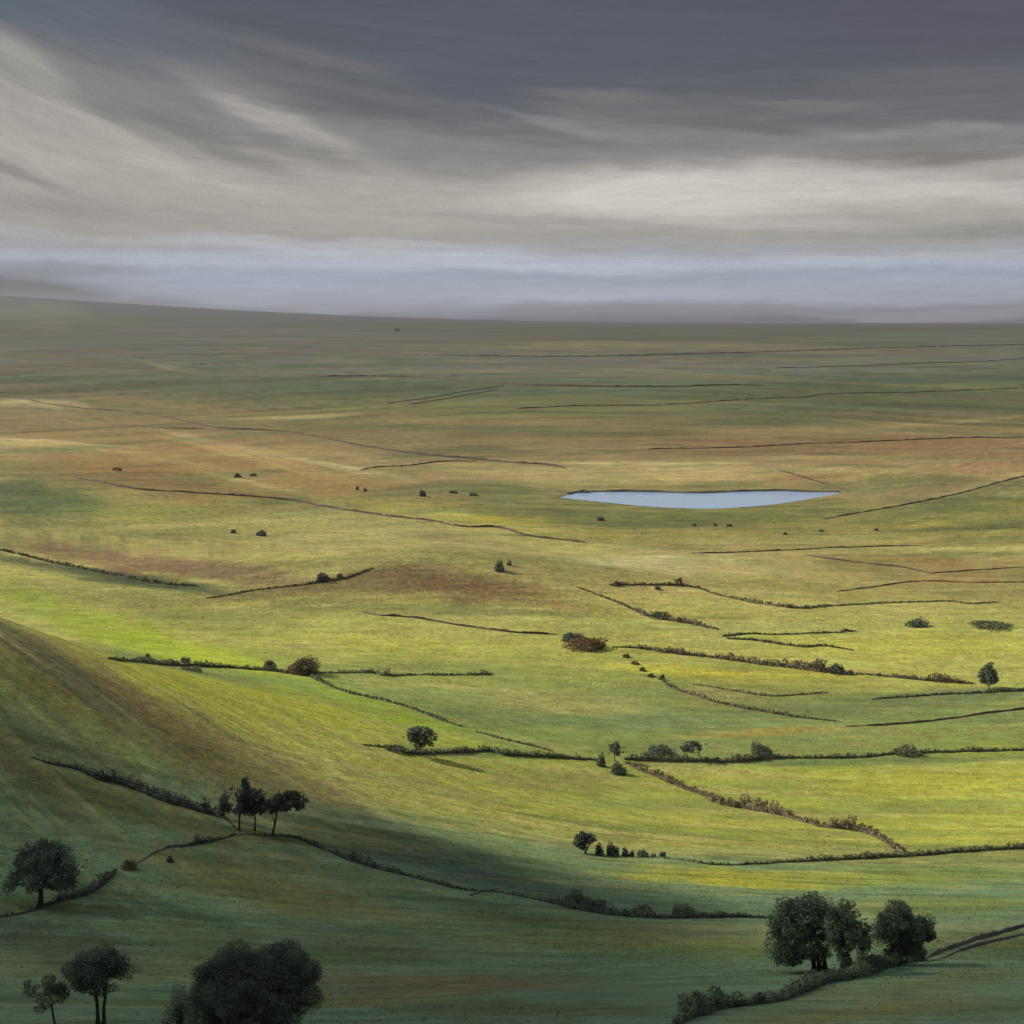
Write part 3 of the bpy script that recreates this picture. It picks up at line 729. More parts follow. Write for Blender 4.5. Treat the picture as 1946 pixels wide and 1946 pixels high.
# cluster where the diagonal hedge starts
make_tree('small_tree', (1168, 1446), (1152, 1186, 1408, 1441), 'pale grey green tree at the upper end of the diagonal hedge', mat='grey', leaf=2.4, dens=0.8, trad=0.2, seed=61)
make_bush('bush', (1143, 1456), 24, 34, 'olive bush left of the pale tree where the diagonal hedge begins', mat='grey', seed=62)
make_bush('bush', (1175, 1470), 44, 30, 'low spreading bush in front of the pale tree at the hedge corner', mat='grey', seed=63)
make_bush('bush', (1253, 1436), 76, 24, 'long dark bush standing up from the horizontal hedge right of the corner', mat='dark', dens=2.2, flat=True, seed=64)
make_tree('small_tree', (1333, 1446), (1293, 1348, 1408, 1434), 'small flat crowned tree with a thin bare trunk on the horizontal hedge', mat='dark', leaf=2.4, dens=0.9, trad=0.16, shape='dome', seed=65)
make_bush('bush', (1447, 1437), 60, 34, 'loose grey bush with a pointed top on the horizontal hedge', mat='grey', dens=1.1, seed=66)
make_bush('bush', (1724, 1434), 72, 26, 'faint twiggy bush mound at the right part of the horizontal hedge', mat='paleleaf', dens=1.1, seed=67)
make_tree('conifer_tree', (1879, 1310), (1854, 1904, 1254, 1307), 'pale pointed tree at the end of the brown hedge near the right edge', cat='conifer', shape='cone', mat='grey', leaf=2.6, dens=1.2, hollow=0.0, trad=0.25, seed=71)
make_bush('bush', (572, 1280), 84, 42, 'large rusty brown thorn bush where the left hedge forks', mat='brownhedge', dens=1.8, seed=81)
make_bush('bush', (512, 1272), 30, 28, 'small green bush on the hedge left of the large rusty thorn bush', mat='hedge', seed=82)
make_bush('bush', (281, 1250), 12, 14, 'tiny lone sapling bush above the left hedge in the bright field', mat='hedge', seed=83, dens=0.6)
make_bush('bush', (352, 1260), 26, 16, 'dark bush with ragged top on the left hedge near the shaded brow', mat='dark', seed=84)
make_bush('bush', (365, 1276), 60, 14, 'low clump of bushes below the left hedge near the shaded brow', mat='hedge', flat=True, seed=85)
make_bush('bush', (1741, 1189), 58, 20, 'grey bush mound in the far yellow field left of the scrub heap', mat='grey', dens=1.2, seed=86)
make_bush('scrub_patch', (1882, 1190), 100, 15, 'long low scrub heap in the far yellow field by the right edge', cat='scrub', mat='hedge', flat=True, dens=2.0, seed=87)
make_bush('scrub_patch', (1090, 1216), 62, 20, 'dark low scrub at the end of the thin wall in the middle of the valley', cat='scrub', mat='dark', flat=True, dens=1.4, seed=88)
make_bush('scrub_patch', (1115, 1230), 104, 26, 'russet bracken patch round the dark scrub in mid valley', cat='bracken', mat='russet', flat=True, dens=2.0, seed=89, stem=False)
for k, (px, py, lab) in enumerate([(1190, 1249, 'topmost russet tuft of the trail running down from the bracken patch'), (1206, 1262, 'second russet tuft down the trail below the bracken patch'), (1221, 1275, 'third russet tuft, midway between bracken patch and the thin field bank'), (1236, 1286, 'lowest russet tuft beside the start of the thin field bank')]):
    make_bush('bracken_tuft', (px, py), 20, 10, lab, cat='bracken', mat='russet', flat=True, dens=0.6, group='russet bracken tufts in a trail', seed=890 + k, stem=False)
make_bush('bush', (1257, 1292), 16, 14, 'small olive bush topping the thin curved field bank', mat='hedge', seed=90)
make_bush('bush', (1552, 1271), 44, 24, 'dark bush, left of the dark group on the brown valley hedge', mat='dark', dens=1.2, seed=91)
make_bush('bush', (1590, 1278), 44, 24, 'dark bush, middle of the dark group on the brown valley hedge', mat='dark', dens=1.2, seed=92)
make_bush('bush', (1616, 1282), 18, 14, 'round dark little bush ending the dark group on the brown valley hedge', mat='dark', seed=93)
make_bush('bush', (1255, 1172), 56, 16, 'wispy dark bush on the far slanting hedge above mid valley', mat='hedge', flat=True, seed=94)
make_bush('bush', (1172, 1113), 24, 12, 'bush at the left tip of the thin far hedge below the pale field', mat='hedge', seed=95)
make_bush('bush', (1290, 1108), 20, 14, 'thorn bush leaning over the thin far hedge below the pale field', mat='hedge', seed=96)
make_bush('bush', (1250, 1120), 16, 10, 'small bush just under the thin far hedge below the pale field', mat='grey', seed=97)
# ------------------------------------------------------------------ bushes on the moor
make_bush('bush', (613, 1104), 30, 26, 'round dark bush at the left foot of the brown ridge', mat='dark', dens=1.3, seed=101)
make_bush('bush', (646, 1099), 16, 15, 'smaller bush right of the round dark one on the brown ridge', mat='dark', seed=102)
make_bush('bush', (949, 1085), 27, 28, 'pale round bush alone in the straw coloured field above the brown ridge', mat='grey', dens=1.3, seed=103)
make_bush('bush', (967, 1074), 14, 16, 'faint twiggy bush just right of the pale round bush', mat='paleleaf', seed=104, dens=0.6)
make_bush('bush', (497, 1018), 27, 13, 'wider of two dark bushes in the green pasture left of the straw slope', mat='dark', seed=105)
make_bush('bush', (443, 1013), 14, 11, 'smaller of two dark bushes in the green pasture left of the straw slope', mat='dark', seed=106)
make_bush('bush', (451, 907), 20, 11, 'left one of a bush pair on the orange brown hillside', mat='dark', seed=107)
make_bush('bush', (482, 905), 16, 9, 'right one of a bush pair on the orange brown hillside', mat='brownhedge', seed=108)
make_bush('bush', (679, 931), 7, 11, 'thin upright bush, left of two tiny ones above the yellow bank', mat='dark', seed=109, dens=.6)
make_bush('bush', (694, 934), 10, 10, 'tiny squat bush beside a thin upright one above the yellow bank', mat='dark', seed=110, dens=.6)
make_bush('bush', (803, 943), 20, 17, 'largest dark bush at the upper edge of the yellow bank', mat='dark', seed=111)
make_bush('bush', (862, 937), 20, 9, 'middle bush between the largest dark bush and the flat one above the yellow bank', mat='hedge', seed=112)
make_bush('bush', (899, 942), 22, 9, 'flat bush at the right end of the row above the yellow bank', mat='hedge', seed=113)
make_bush('bush', (1142, 989), 20, 12, 'lone dark bush below the left end of the lake', mat='dark', seed=114)
for k, (px, py, w, h, lab) in enumerate([(1320, 1000, 9, 7, 'left of three specks of bush under the lake shore'), (1359, 1000, 8, 7, 'middle of three specks of bush under the lake shore'), (1385, 1000, 15, 8, 'widest of three specks of bush under the lake shore'),
                                         (1492, 1016, 10, 7, 'dot of bush in the green slope below the right end of the lake'), (1561, 1010, 14, 6, 'low bush right of the dot of bush below the right end of the lake'), (1665, 1008, 12, 5, 'rightmost low bush on the slope below the right end of the lake')]):
    make_bush('bush', (px, py), w, h, lab, mat='dark', seed=115 + k, dens=.6)
make_bush('bush', (224, 894), 26, 10, 'faint brown bush on the orange brown hillside near the left edge', mat='brownhedge', seed=124)
make_bush('bush', (755, 629), 10, 9, 'faint solitary bush high on the far moor', mat='hedge', seed=125)
make_bush('rush_clump', (1110, 936), 40, 7, 'dark rushes on the left end of the far lake shore', cat='rushes', mat='dark', flat=True, seed=126, stem=False)
make_bush('bush', (323, 1638), 20, 16, 'small scraggy bush in the field just below the near stone and hedge boundary', mat='dark', seed=127)
make_bush('bush', (135, 1682), 18, 12, 'little dark bush right of the broad round tree', mat='dark', seed=128)
for k, (px, lab) in enumerate([(1225, 'left one of two shadowy bushes on the dark trench hedge'), (1300, 'right one of two shadowy bushes on the dark trench hedge')]):
    make_bush('bush', (px, 1740), 74, 24, lab, mat='grey', seed=130 + k, dens=1.6)
# ------------------------------------------------------------------ hedges
make_hedge([(1284, 1950), (1310, 1934), (1342, 1922), (1385, 1914), (1425, 1910), (1494, 1898), (1563, 1870), (1625, 1858), (1694, 1836), (1752, 1824)], 'thick dark hedge rising to the right from the bottom edge under the three trees', hpx=[36, 42, 30, 22, 18, 22, 27, 25, 16, 9], wid=2.6, mat='oak', seed=3)
make_hedge([(-30, 1744), (0, 1743), (51, 1734), (89, 1721)], 'short low hedge running off the left edge from the broad round tree', hpx=8, wid=1.0, mat='dark', seed=4)
make_hedge([(89, 1721), (130, 1708), (164, 1699), (188, 1685), (219, 1659)], 'dark curved hedge climbing right from the foot of the broad round tree', hpx=[12, 16, 18, 17, 12], wid=1.7, mat='dark', seed=5)
make_bush('bush', (246, 1651), 44, 24, 'olive bush filling the gap between the curved hedge and the grey wall', mat='hedge', seed=140)
make_wall([(262, 1640), (290, 1622), (318, 1612), (345, 1608)], 'short grey stone wall between the olive bush and the dark hedge on the near slope', h=1.2, mat='darkstone', seed=6, gaps=0.25)
make_hedge([(345, 1610), (375, 1604), (400, 1600), (444, 1588)], 'short dark hedge ending at the corner under the tree clump', hpx=[10, 16, 10, 5], wid=1.2, mat='dark', seed=7)
make_hedge([(444, 1587), (512, 1588), (560, 1592), (608, 1612), (660, 1633), (691, 1643), (742, 1657), (811, 1674), (879, 1691), (947, 1696), (1016, 1709)], 'long low dark hedge in shadow running down from the tree clump', hpx=[5, 5, 6, 8, 10, 12, 12, 8, 6, 5, 6], wid=1.3, mat='dark', seed=8)
make_hedge([(1016, 1709), (1067, 1719), (1135, 1734), (1187, 1741), (1255, 1745), (1349, 1744), (1470, 1745)], 'thick shadowed hedge along the valley trench ending at the large domed tree', hpx=[7, 16, 22, 18, 12, 9, 5], wid=2.4, mat='dark', seed=9)
make_wall([(894, 1702), (915, 1695), (947, 1690)], 'short broken dark wall end sticking out of the long shadowed hedge', h=1.0, mat='darkstone', seed=10)
make_hedge([(60, 1440), (102, 1453), (143, 1461), (191, 1481), (232, 1490), (273, 1505), (307, 1520), (342, 1530), (383, 1542), (427, 1557), (448, 1576)], 'ragged hedge coming down the dark hillside to the tree clump', hpx=[3, 6, 8, 12, 18, 18, 20, 16, 12, 6, 4], wid=2.2, mat='dark', seed=11, hvar=0.5)
make_hedge([(205, 1252), (256, 1258), (301, 1264), (342, 1266), (393, 1268), (444, 1270), (495, 1274), (547, 1279)], 'dark green overgrown hedge across the bright left field', hpx=[6, 7, 13, 14, 14, 13, 14, 12], wid=3.0, mat='hedge', seed=12, hvar=0.45)
make_hedge([(600, 1280), (660, 1279), (708, 1279), (732, 1284), (794, 1283), (879, 1283), (935, 1282)], 'thin olive hedge running right from the large rusty thorn bush', hpx=[10, 6, 8, 10, 4, 5, 10], wid=2.0, mat='paleleaf', seed=13, hvar=0.5)
make_hedge([(588, 1284), (615, 1299), (660, 1316), (681, 1321), (725, 1331), (763, 1341), (804, 1355), (845, 1371), (879, 1382)], 'slim hedge slanting down right from the large rusty thorn bush', hpx=[9, 8, 7, 7, 7, 6, 6, 6, 5], wid=1.4, mat='hedge', seed=14)
make_hedge([(905, 1391), (947, 1403), (999, 1415), (1050, 1428)], 'short slim hedge continuing the slanting line down to the long valley hedge', hpx=[4, 5, 5, 5], wid=1.4, mat='hedge', seed=15)
make_hedge([(690, 1416), (725, 1420), (777, 1432), (831, 1432), (880, 1430), (930, 1428), (965, 1436), (1050, 1440), (1135, 1445)], 'long dark valley hedge from the lone round tree to the hedge corner', hpx=[3, 5, 8, 12, 10, 10, 13, 12, 9], wid=3.0, mat='hedge', seed=16)
make_hedge([(1189, 1444), (1219, 1445), (1297, 1447), (1395, 1448), (1487, 1441), (1625, 1440), (1694, 1434), (1797, 1430), (1946, 1426), (2010, 1424)], 'horizontal hedge running from the hedge corner to the right edge', hpx=[16, 18, 16, 12, 9, 8, 9, 8, 8, 8], wid=3.0, mat='hedge', seed=17)
make_hedge([(1193, 1452), (1215, 1464), (1243, 1474), (1276, 1488), (1308, 1502), (1335, 1511), (1373, 1529), (1406, 1534), (1439, 1540), (1493, 1551), (1521, 1560), (1566, 1572), (1608, 1576), (1652, 1584), (1677, 1597), (1701, 1613), (1725, 1626)], 'thick brown hedge slanting from the pale tree down to the lower field wall', hpx=[10, 14, 14, 14, 14, 20, 22, 24, 17, 15, 14, 16, 18, 13, 11, 11, 10], wid=2.4, mat='brownhedge', seed=18, hvar=0.4)
make_hedge([(1262, 1631), (1297, 1635), (1330, 1641), (1363, 1644), (1406, 1644), (1521, 1638), (1625, 1633), (1725, 1628), (1797, 1622), (1866, 1617), (1946, 1613), (2010, 1611)], 'long low hedge from the bush row across to the right edge', hpx=[3, 4, 6, 6, 6, 9, 12, 12, 12, 12, 13, 13], wid=2.2, mat='hedge', seed=19)
make_hedge([(1166, 1230), (1221, 1233), (1260, 1239), (1300, 1244), (1349, 1249), (1401, 1256), (1452, 1263), (1521, 1271), (1573, 1278), (1621, 1283)], 'brown overgrown hedge from the bracken patch to the dark bush group', hpx=[4, 8, 11, 12, 10, 12, 12, 15, 12, 8], wid=3.0, mat='brownhedge', seed=20, hvar=0.45)
make_hedge([(1628, 1281), (1659, 1283), (1728, 1290), (1770, 1294), (1797, 1296), (1852, 1300)], 'brown hedge between the dark bush group and the pale pointed tree', hpx=[8, 7, 10, 14, 13, 6], wid=3.0, mat='brownhedge', seed=21, hvar=0.4)
make_hedge([(1159, 1112), (1221, 1112), (1300, 1114), (1345, 1123)], 'faint thin hedge below the pale field, left of the winding bank', hpx=[5, 6, 8, 4], wid=2.4, mat='brownhedge', seed=22)
make_hedge([(1345, 1125), (1383, 1135), (1435, 1146), (1487, 1153), (1528, 1156), (1590, 1151), (1694, 1146), (1797, 1143), (1849, 1148), (1897, 1144)], 'winding thin hedge across the far yellow fields', hpx=[3, 4, 9, 9, 7, 3, 3, 3, 4, 3], wid=2.4, mat='paleleaf', seed=23)
make_hedge([(1098, 1117), (1152, 1137), (1193, 1154), (1228, 1170), (1272, 1179), (1321, 1187), (1366, 1197)], 'far slanting hedge descending from the pale field towards mid valley', hpx=[3, 4, 6, 9, 10, 12, 5], wid=2.6, mat='brownhedge', seed=24)
make_hedge([(1374, 1210), (1400, 1207), (1428, 1205), (1487, 1206), (1607, 1202)], 'thin hedge leading right to the fallen log in the far yellow field', hpx=[6, 6, 5, 4, 3], wid=2.2, mat='hedge', seed=25)
make_hedge([(1383, 1214), (1435, 1217), (1487, 1225), (1528, 1230), (1566, 1228), (1620, 1236)], 'thin hedge curving just under the one that leads to the fallen log', hpx=[5, 5, 5, 7, 6, 3], wid=2.4, mat='hedge', seed=26)
make_hedge([(1255, 1291), (1272, 1304), (1300, 1316), (1366, 1336), (1418, 1347), (1466, 1355), (1521, 1364), (1590, 1371)], 'curved overgrown field bank descending from the small olive bush', hpx=[5, 6, 7, 6, 7, 7, 6, 4], wid=2.0, mat='brownhedge', seed=27)
make_hedge([(1318, 1300), (1401, 1314), (1450, 1322), (1487, 1323), (1573, 1316)], 'very low sagging hedge line in the yellow field above the curved bank', hpx=[2, 4, 5, 5, 3], wid=1.8, mat='paleleaf', seed=28)
make_hedge([(1659, 1329), (1763, 1322), (1866, 1317), (1946, 1313), (2010, 1310)], 'low dark hedge line passing the foot of the pale pointed tree', hpx=[3, 5, 6, 6, 6], wid=2.0, mat='hedge', seed=29)
make_hedge([(0, 1046), (34, 1053), (102, 1070), (171, 1084), (239, 1097), (307, 1109), (376, 1114)], 'dark foliage strip standing in for the shaded gully below the pinkish heather on the left', hpx=[5, 6, 6, 7, 7, 6, 3], wid=3.0, mat='hedge', seed=30)  # strip added in place of the gully's own shadow
make_hedge([(393, 1137), (478, 1123), (564, 1113), (600, 1108), (660, 1098), (708, 1080)], 'dark overgrown line rising along the brown ridge past the round bush', hpx=[2, 3, 4, 5, 6, 5], wid=2.4, mat='brownhedge', seed=31)
# ------------------------------------------------------------------ walls
WALLS = [
    ([(655, 670), (742, 673), (913, 676.5), (1152, 677), (1300, 673.5), (1452, 669), (1590, 664.5), (1728, 660.5), (1946, 655), (2010, 653)], 'longest wall high on the far moor, topmost of all, rising slightly rightwards', 3.0, 'redstone'),
    ([(362, 692), (453, 695), (525, 707), (598, 715), (700, 715), (811, 719), (947, 729), (1033, 733), (1152, 735), (1286, 735), (1377, 732), (1452, 733)], 'dark wavy wall crossing the green strip of the far moor', 3.2, 'redstone'),
    ([(958, 733), (879, 745), (811, 757), (736, 767)], 'upper of two close parallel walls below the dark wavy wall', 1.6, 'darkstone'),
    ([(947, 741), (879, 752), (777, 769)], 'lower of two close parallel walls below the dark wavy wall', 1.6, 'darkstone'),
    ([(1473, 700), (1590, 697), (1728, 692), (1849, 688), (1946, 682), (2010, 680)], 'dotted brown wall second from the top at the right edge', 2.2, 'stone'),
    ([(982, 777), (1084, 772), (1221, 771), (1300, 767), (1418, 759), (1521, 756), (1573, 749), (1728, 746), (1946, 738), (2010, 736)], 'long faint wall rising right over the olive moor, ending at the right edge', 1.9, 'stone'),
    ([(1700, 748), (1849, 757), (1946, 762), (2010, 764)], 'short faint wall branching down from the long wall over the olive moor', 1.7, 'stone'),
    ([(-20, 754), (36, 757), (91, 768), (152, 776), (225, 781), (283, 788), (326, 795), (391, 810), (435, 815), (525, 819), (598, 830), (652, 841), (708, 851), (777, 861), (845, 868), (913, 874), (982, 880), (1033, 883), (1077, 890)], 'long reddish wall winding down the brown hill from the left edge', 2.3, 'redstone'),
    ([(906, 877), (831, 878), (777, 885), (719, 888), (684, 894)], 'short wall forking left from the long reddish wall near its lower end', 1.6, 'redstone'),
    ([(225, 808), (300, 813), (391, 815)], 'faint wall joining the long reddish wall from the left on the brown hill', 1.4, 'redstone'),
    ([(1230, 854), (1418, 850), (1521, 844), (1625, 841), (1763, 835), (1946, 831), (2010, 829)], 'dark line of wall over the brown shoulder above the lake, reaching the right edge', 1.6, 'stone'),
    ([(1480, 895), (1521, 906), (1573, 921), (1618, 933)], 'short wall slanting down to the right tip of the lake', 1.7, 'redstone'),
    ([(1566, 987), (1659, 970), (1763, 951), (1849, 931), (1946, 905), (2010, 893)], 'grey wall climbing the right shoulder from below the lake', 1.3, 'darkstone'),
    ([(145, 909), (254, 929), (362, 936), (543, 950), (616, 963), (700, 976), (811, 989), (879, 1001), (947, 1003), (999, 1018), (1067, 1026), (1118, 1032)], 'long reddish wall under the yellow bank crossing the straw slope', 1.8, 'redstone'),
    ([(1314, 1052), (1366, 1051), (1470, 1047), (1590, 1041), (1694, 1038), (1752, 1037)], 'thin straight wall above the pale field below the lake', 1.2, 'stone'),
    ([(1532, 1055), (1573, 1062), (1642, 1071), (1711, 1078), (1773, 1091)], 'thin wall slanting down right from under the thin straight wall', 1.4, 'redstone'),
    ([(690, 1163), (725, 1170), (794, 1175), (862, 1187), (913, 1194), (982, 1203), (1060, 1206)], 'thin dark red wall leading right to the dark scrub in mid valley', 1.4, 'redstone'),
    ([(1590, 1124), (1659, 1116), (1745, 1105), (1850, 1107), (1946, 1107), (2010, 1107)], 'low wall at the lower edge of the brown field on the right', 1.0, 'stone'),
    ([(1765, 1090), (1850, 1084), (1946, 1079), (2010, 1077)], 'low wall through the brown field just above its lower edge wall', 1.0, 'stone'),
    ([(1607, 1381), (1711, 1376), (1797, 1367), (1883, 1355), (1946, 1348), (2010, 1342)], 'dotted wall rising to the right edge beyond the curved field bank', 1.1, 'stone'),
    ([(1752, 1824), (1797, 1806), (1866, 1783), (1946, 1761), (2000, 1748)], 'near wall continuing the thick dark hedge up to the right edge', 1.0, 'darkstone'),
    ([(1775, 1826), (1830, 1806), (1890, 1789), (1946, 1776), (2000, 1764)], 'near lower wall beside the wall that continues the thick dark hedge', 0.7, 'darkstone'),
]
for k, (pts, lab, h, mt) in enumerate(WALLS):
    make_wall(pts, lab, h=h * 0.68, th=0.45 + 0.12 * h, mat=mt, seed=200 + k, gaps=0.12 if h > 1.25 else 0.05)
# dark peat bank over the far shore of the lake
def peat_bank():
    ln = ground_line([(1055, 932), (1078, 934), (1098, 935), (1187, 934), (1240, 935), (1300, 937.5), (1332, 939.5), (1383, 935.5), (1473, 933), (1539, 934.5), (1601, 935)], 2.5)
    ys = -LAKE_Z
    P = []
    for (a, b) in [(1055, 937)] + LAKE_PX[1:13]:
        y = -LAKE_Z / ((b - HY) / F); P.append(((a - CX) / F * y, y))
    P = np.array(P); out = []
    for i in range(len(P) - 1):
        for t in np.linspace(0, 1, 10, endpoint=False): out.append(P[i] * (1 - t) + P[i + 1] * t)
    out = np.array(out); n = len(out); rng = np.random.default_rng(5)
    t, nr, z = dress(out); hh = 1.1 * (1 + 0.6 * vnoise(np.arange(n) / 5, np.arange(n) * 0, 77)) + 0.2
    prof = [(-1.2, -0.3), (-0.4, 0.25), (0.0, 0.8), (0.5, 1.0), (2.0, 0.95), (5.0, 0.3), (6.0, -0.4)]
    V = []
    for i in range(n):
        for a, b in prof:
            V.append((out[i][0] + nr[i][0] * (a + rng.normal() * 0.12), out[i][1] + nr[i][1] * (a + rng.normal() * 0.12), LAKE_Z + b * hh[i]))
    k = len(prof); i = np.arange(n - 1)[:, None] * k; j = np.arange(k - 1)[None, :]
    fc = np.stack([i + j, i + j + 1, i + k + j + 1, i + k + j], -1).reshape(-1, 4)
    o3 = np.array([P[0][0], P[0][1], LAKE_Z]); ob = mesh_obj('lake_bank', np.array(V) - o3, fc, M['peat']); ob.location = o3
    tag(ob, kind='structure')
peat_bank()
# fallen log
def fallen_log():
    P = at(1610, 1200); s = P[1] / F
    root = empty('fallen_log', P, 0.0); tag(root, 'dark fallen log with a raised broken limb in the far yellow field', 'log')
    v, f = tube([(-3.2 , 0, 0.35), (-1, 0.2, 0.5), (2.0, 0, 0.42), (5.2, -0.2, 0.22)], [0.62, 0.6, 0.42, 0.12], 9); mesh_obj('log', v, f, M['bark'], root, smooth=True)
    v, f = tube([(0.8, 0, 0.6), (-0.8, 0.1, 1.3), (-2.4, 0.1, 2.1)], [0.34, 0.24, 0.1], 7); mesh_obj('limb', v, f, M['bark'], root, smooth=True)
fallen_log()

# ------------------------------------------------------------------ rough grass tussocks
def tussocks():
    rng = np.random.default_rng(99)
    pys = np.linspace(960, 2000, 300); yc = np.array([at(CX, p)[1] for p in pys])
    n = 90000
    y = np.interp(rng.uniform(960, 2000, n), pys, yc) * rng.uniform(0.97, 1.03, n); x = rng.uniform(-0.40, 0.40, n) * y
    keep = (vnoise(x / 26, y / 40, 401) + 0.6 * vnoise(x / 8, y / 12, 402) + 0.5 * rng.normal(size=n) > 0.15) & (poly_sd(x, y, LAKE) < -6)
    x, y = x[keep], y[keep]; n = len(x); z = zfun(x, y)
    h = rng.uniform(0.12, 0.32, n) * (y / 260.0) ** 0.55; w = h * rng.uniform(0.8, 1.5, n)
    cv = cover(x, y) * rng.uniform(0.95, 2.3, (n, 1)) * np.stack([rng.uniform(0.95, 1.12, n), np.ones(n), rng.uniform(0.8, 1.1, n)], 1)
    B = 6
    an = rng.uniform(0, 2 * math.pi, (n, B)); c, s_ = np.cos(an), np.sin(an)
    sp = rng.uniform(0.4, 1.1, (n, B)); hh = rng.uniform(0.55, 1.0, (n, B))
    W, Hh = w[:, None], h[:, None]; b = W * 0.28
    bx = x[:, None] + c * W * 0.15; by = y[:, None] + s_ * W * 0.15; bz = np.repeat((z - 0.04)[:, None], B, 1)
    V = np.stack([np.stack([bx - s_ * b, by + c * b, bz], -1), np.stack([bx + s_ * b, by - c * b, bz], -1), np.stack([bx + c * W * sp, by + s_ * W * sp, bz + Hh * hh], -1)], 2).reshape(-1, 3)
    colr = np.repeat(np.concatenate([cv, np.ones((n, 1))], 1), B * 3, 0)
    m, nt, out = new_mat('tussock_grass'); N = nt.nodes.new; L = nt.links.new
    a = N('ShaderNodeAttribute'); a.attribute_name = 'cover'
    d = N('ShaderNodeBsdfDiffuse'); t = N('ShaderNodeBsdfTranslucent'); L(a.outputs['Color'], d.inputs['Color']); L(a.outputs['Color'], t.inputs['Color'])
    mx = N('ShaderNodeMixShader'); mx.inputs[0].default_value = 0.45; L(d.outputs[0], mx.inputs[1]); L(t.outputs[0], mx.inputs[2]); L(mx.outputs[0], out.inputs['Surface'])
    ob = mesh_obj('grass_tussocks', V, np.arange(len(V)).reshape(-1, 3), m, attrs={'cover': colr}); tag(ob, kind='stuff')
    print('tussocks', n)
tussocks()


# ------------------------------------------------------------------ unseen cloud sheet added and shaped to shade the near slope
def shade_density(gx, gy):
    def poly(pts):
        return [tuple(at(a, b)[:2]) for a, b in pts]
    wx = 12 * vnoise(gx / 60, gy / 60, 31) + 5 * vnoise(gx / 22, gy / 22, 32); wy = 12 * vnoise(gx / 60, gy / 60, 33) + 5 * vnoise(gx / 22, gy / 22, 34)
    A = poly([(-300, 1330), (0, 1350), (300, 1480), (560, 1535), (760, 1572), (950, 1620), (1120, 1662), (1260, 1700), (1400, 1740), (1430, 1800), (1350, 1870)]) + [(25, 120), (0, 20), (-500, 20), (-500, 330)]
    B = poly([(1180, 1690), (1350, 1740), (1480, 1765), (1700, 1800), (1946, 1755), (2300, 1740)]) + [(260, 150), (150, 20), (-60, 20), (-60, 250)]
    C = poly([(-200, 1190), (60, 1215), (220, 1300), (420, 1400), (600, 1490), (620, 1560), (300, 1520), (0, 1400), (-300, 1370)])
    D = poly([(560, 1545), (760, 1578), (950, 1625), (1130, 1672), (1300, 1725), (1420, 1755), (1250, 1752), (1000, 1712), (800, 1672), (620, 1620)])
    cc = 0.48 * sst(-6, 14, poly_sd(gx + 0.4 * wx, gy + 0.4 * wy, C)); dd = 0.7 * sst(-10, 16, poly_sd(gx + 0.4 * wx, gy + 0.4 * wy, D))
    a = 0.83 * sst(-16, 26, poly_sd(gx + wx, gy + wy, A))
    b = 0.62 * sst(-18, 26, poly_sd(gx + wx, gy + wy, B))
    return 1 - (1 - a) * (1 - b) * (1 - cc) * (1 - dd)


def added_shade_clouds():
    zc, zt = 560.0, 700.0
    g0 = -130.0
    xs = np.linspace(-620, 420, 150); ys = np.linspace(-80, 560, 120)
    GX, GY = np.meshgrid(xs, ys); gx, gy = GX.ravel(), GY.ravel()
    gz = zfun(gx, gy)
    d = shade_density(gx, gy)
    edge = np.minimum.reduce([sst(-620, -540, gx), sst(420, 340, gx), sst(-80, -30, gy), sst(560, 500, gy)])
    d = d * edge
    op = 1 - np.sqrt(np.clip(1 - d, 0, 1))
    lo = []; hi = []
    pf = d ** 0.7
    for zz, arr, sg in ((zc, lo, -1), (zt, hi, 1)):
        Z = (zc + zt) / 2 + sg * (zt - zc) / 2 * pf + sg * 12 * vnoise(gx / 40, gy / 40, 41 + sg) * pf
        t = (Z - gz) / SUN[2]
        arr.append(np.stack([gx + SUN[0] * t, gy + SUN[1] * t, Z], 1))
    lo, hi = lo[0], hi[0]
    nx, ny = len(xs), len(ys); n = nx * ny
    i = np.arange(ny - 1)[:, None] * nx; j = np.arange(nx - 1)[None, :]
    q = np.stack([i + j, i + j + 1, i + nx + j + 1, i + nx + j], -1).reshape(-1, 4)
    V = np.concatenate([lo, hi]); Fc = np.concatenate([q[:, ::-1], q + n])
    m, nt, out = new_mat('shade_cloud_sheet'); N = nt.nodes.new; L = nt.links.new
    a = N('ShaderNodeAttribute'); a.attribute_name = 'opacity'
    tr = N('ShaderNodeBsdfTransparent'); df = N('ShaderNodeBsdfDiffuse'); df.inputs['Color'].default_value = (0.75, 0.76, 0.78, 1)
    mx = N('ShaderNodeMixShader'); L(a.outputs['Fac'], mx.inputs[0]); L(tr.outputs[0], mx.inputs[1]); L(df.outputs[0], mx.inputs[2]); L(mx.outputs[0], out.inputs['Surface'])
    o = mesh_obj('added_shade_clouds', V, Fc, m, smooth=True, attrs={'opacity': np.concatenate([op, op])})
    tag(o, kind='stuff'); return o


added_shade_clouds()

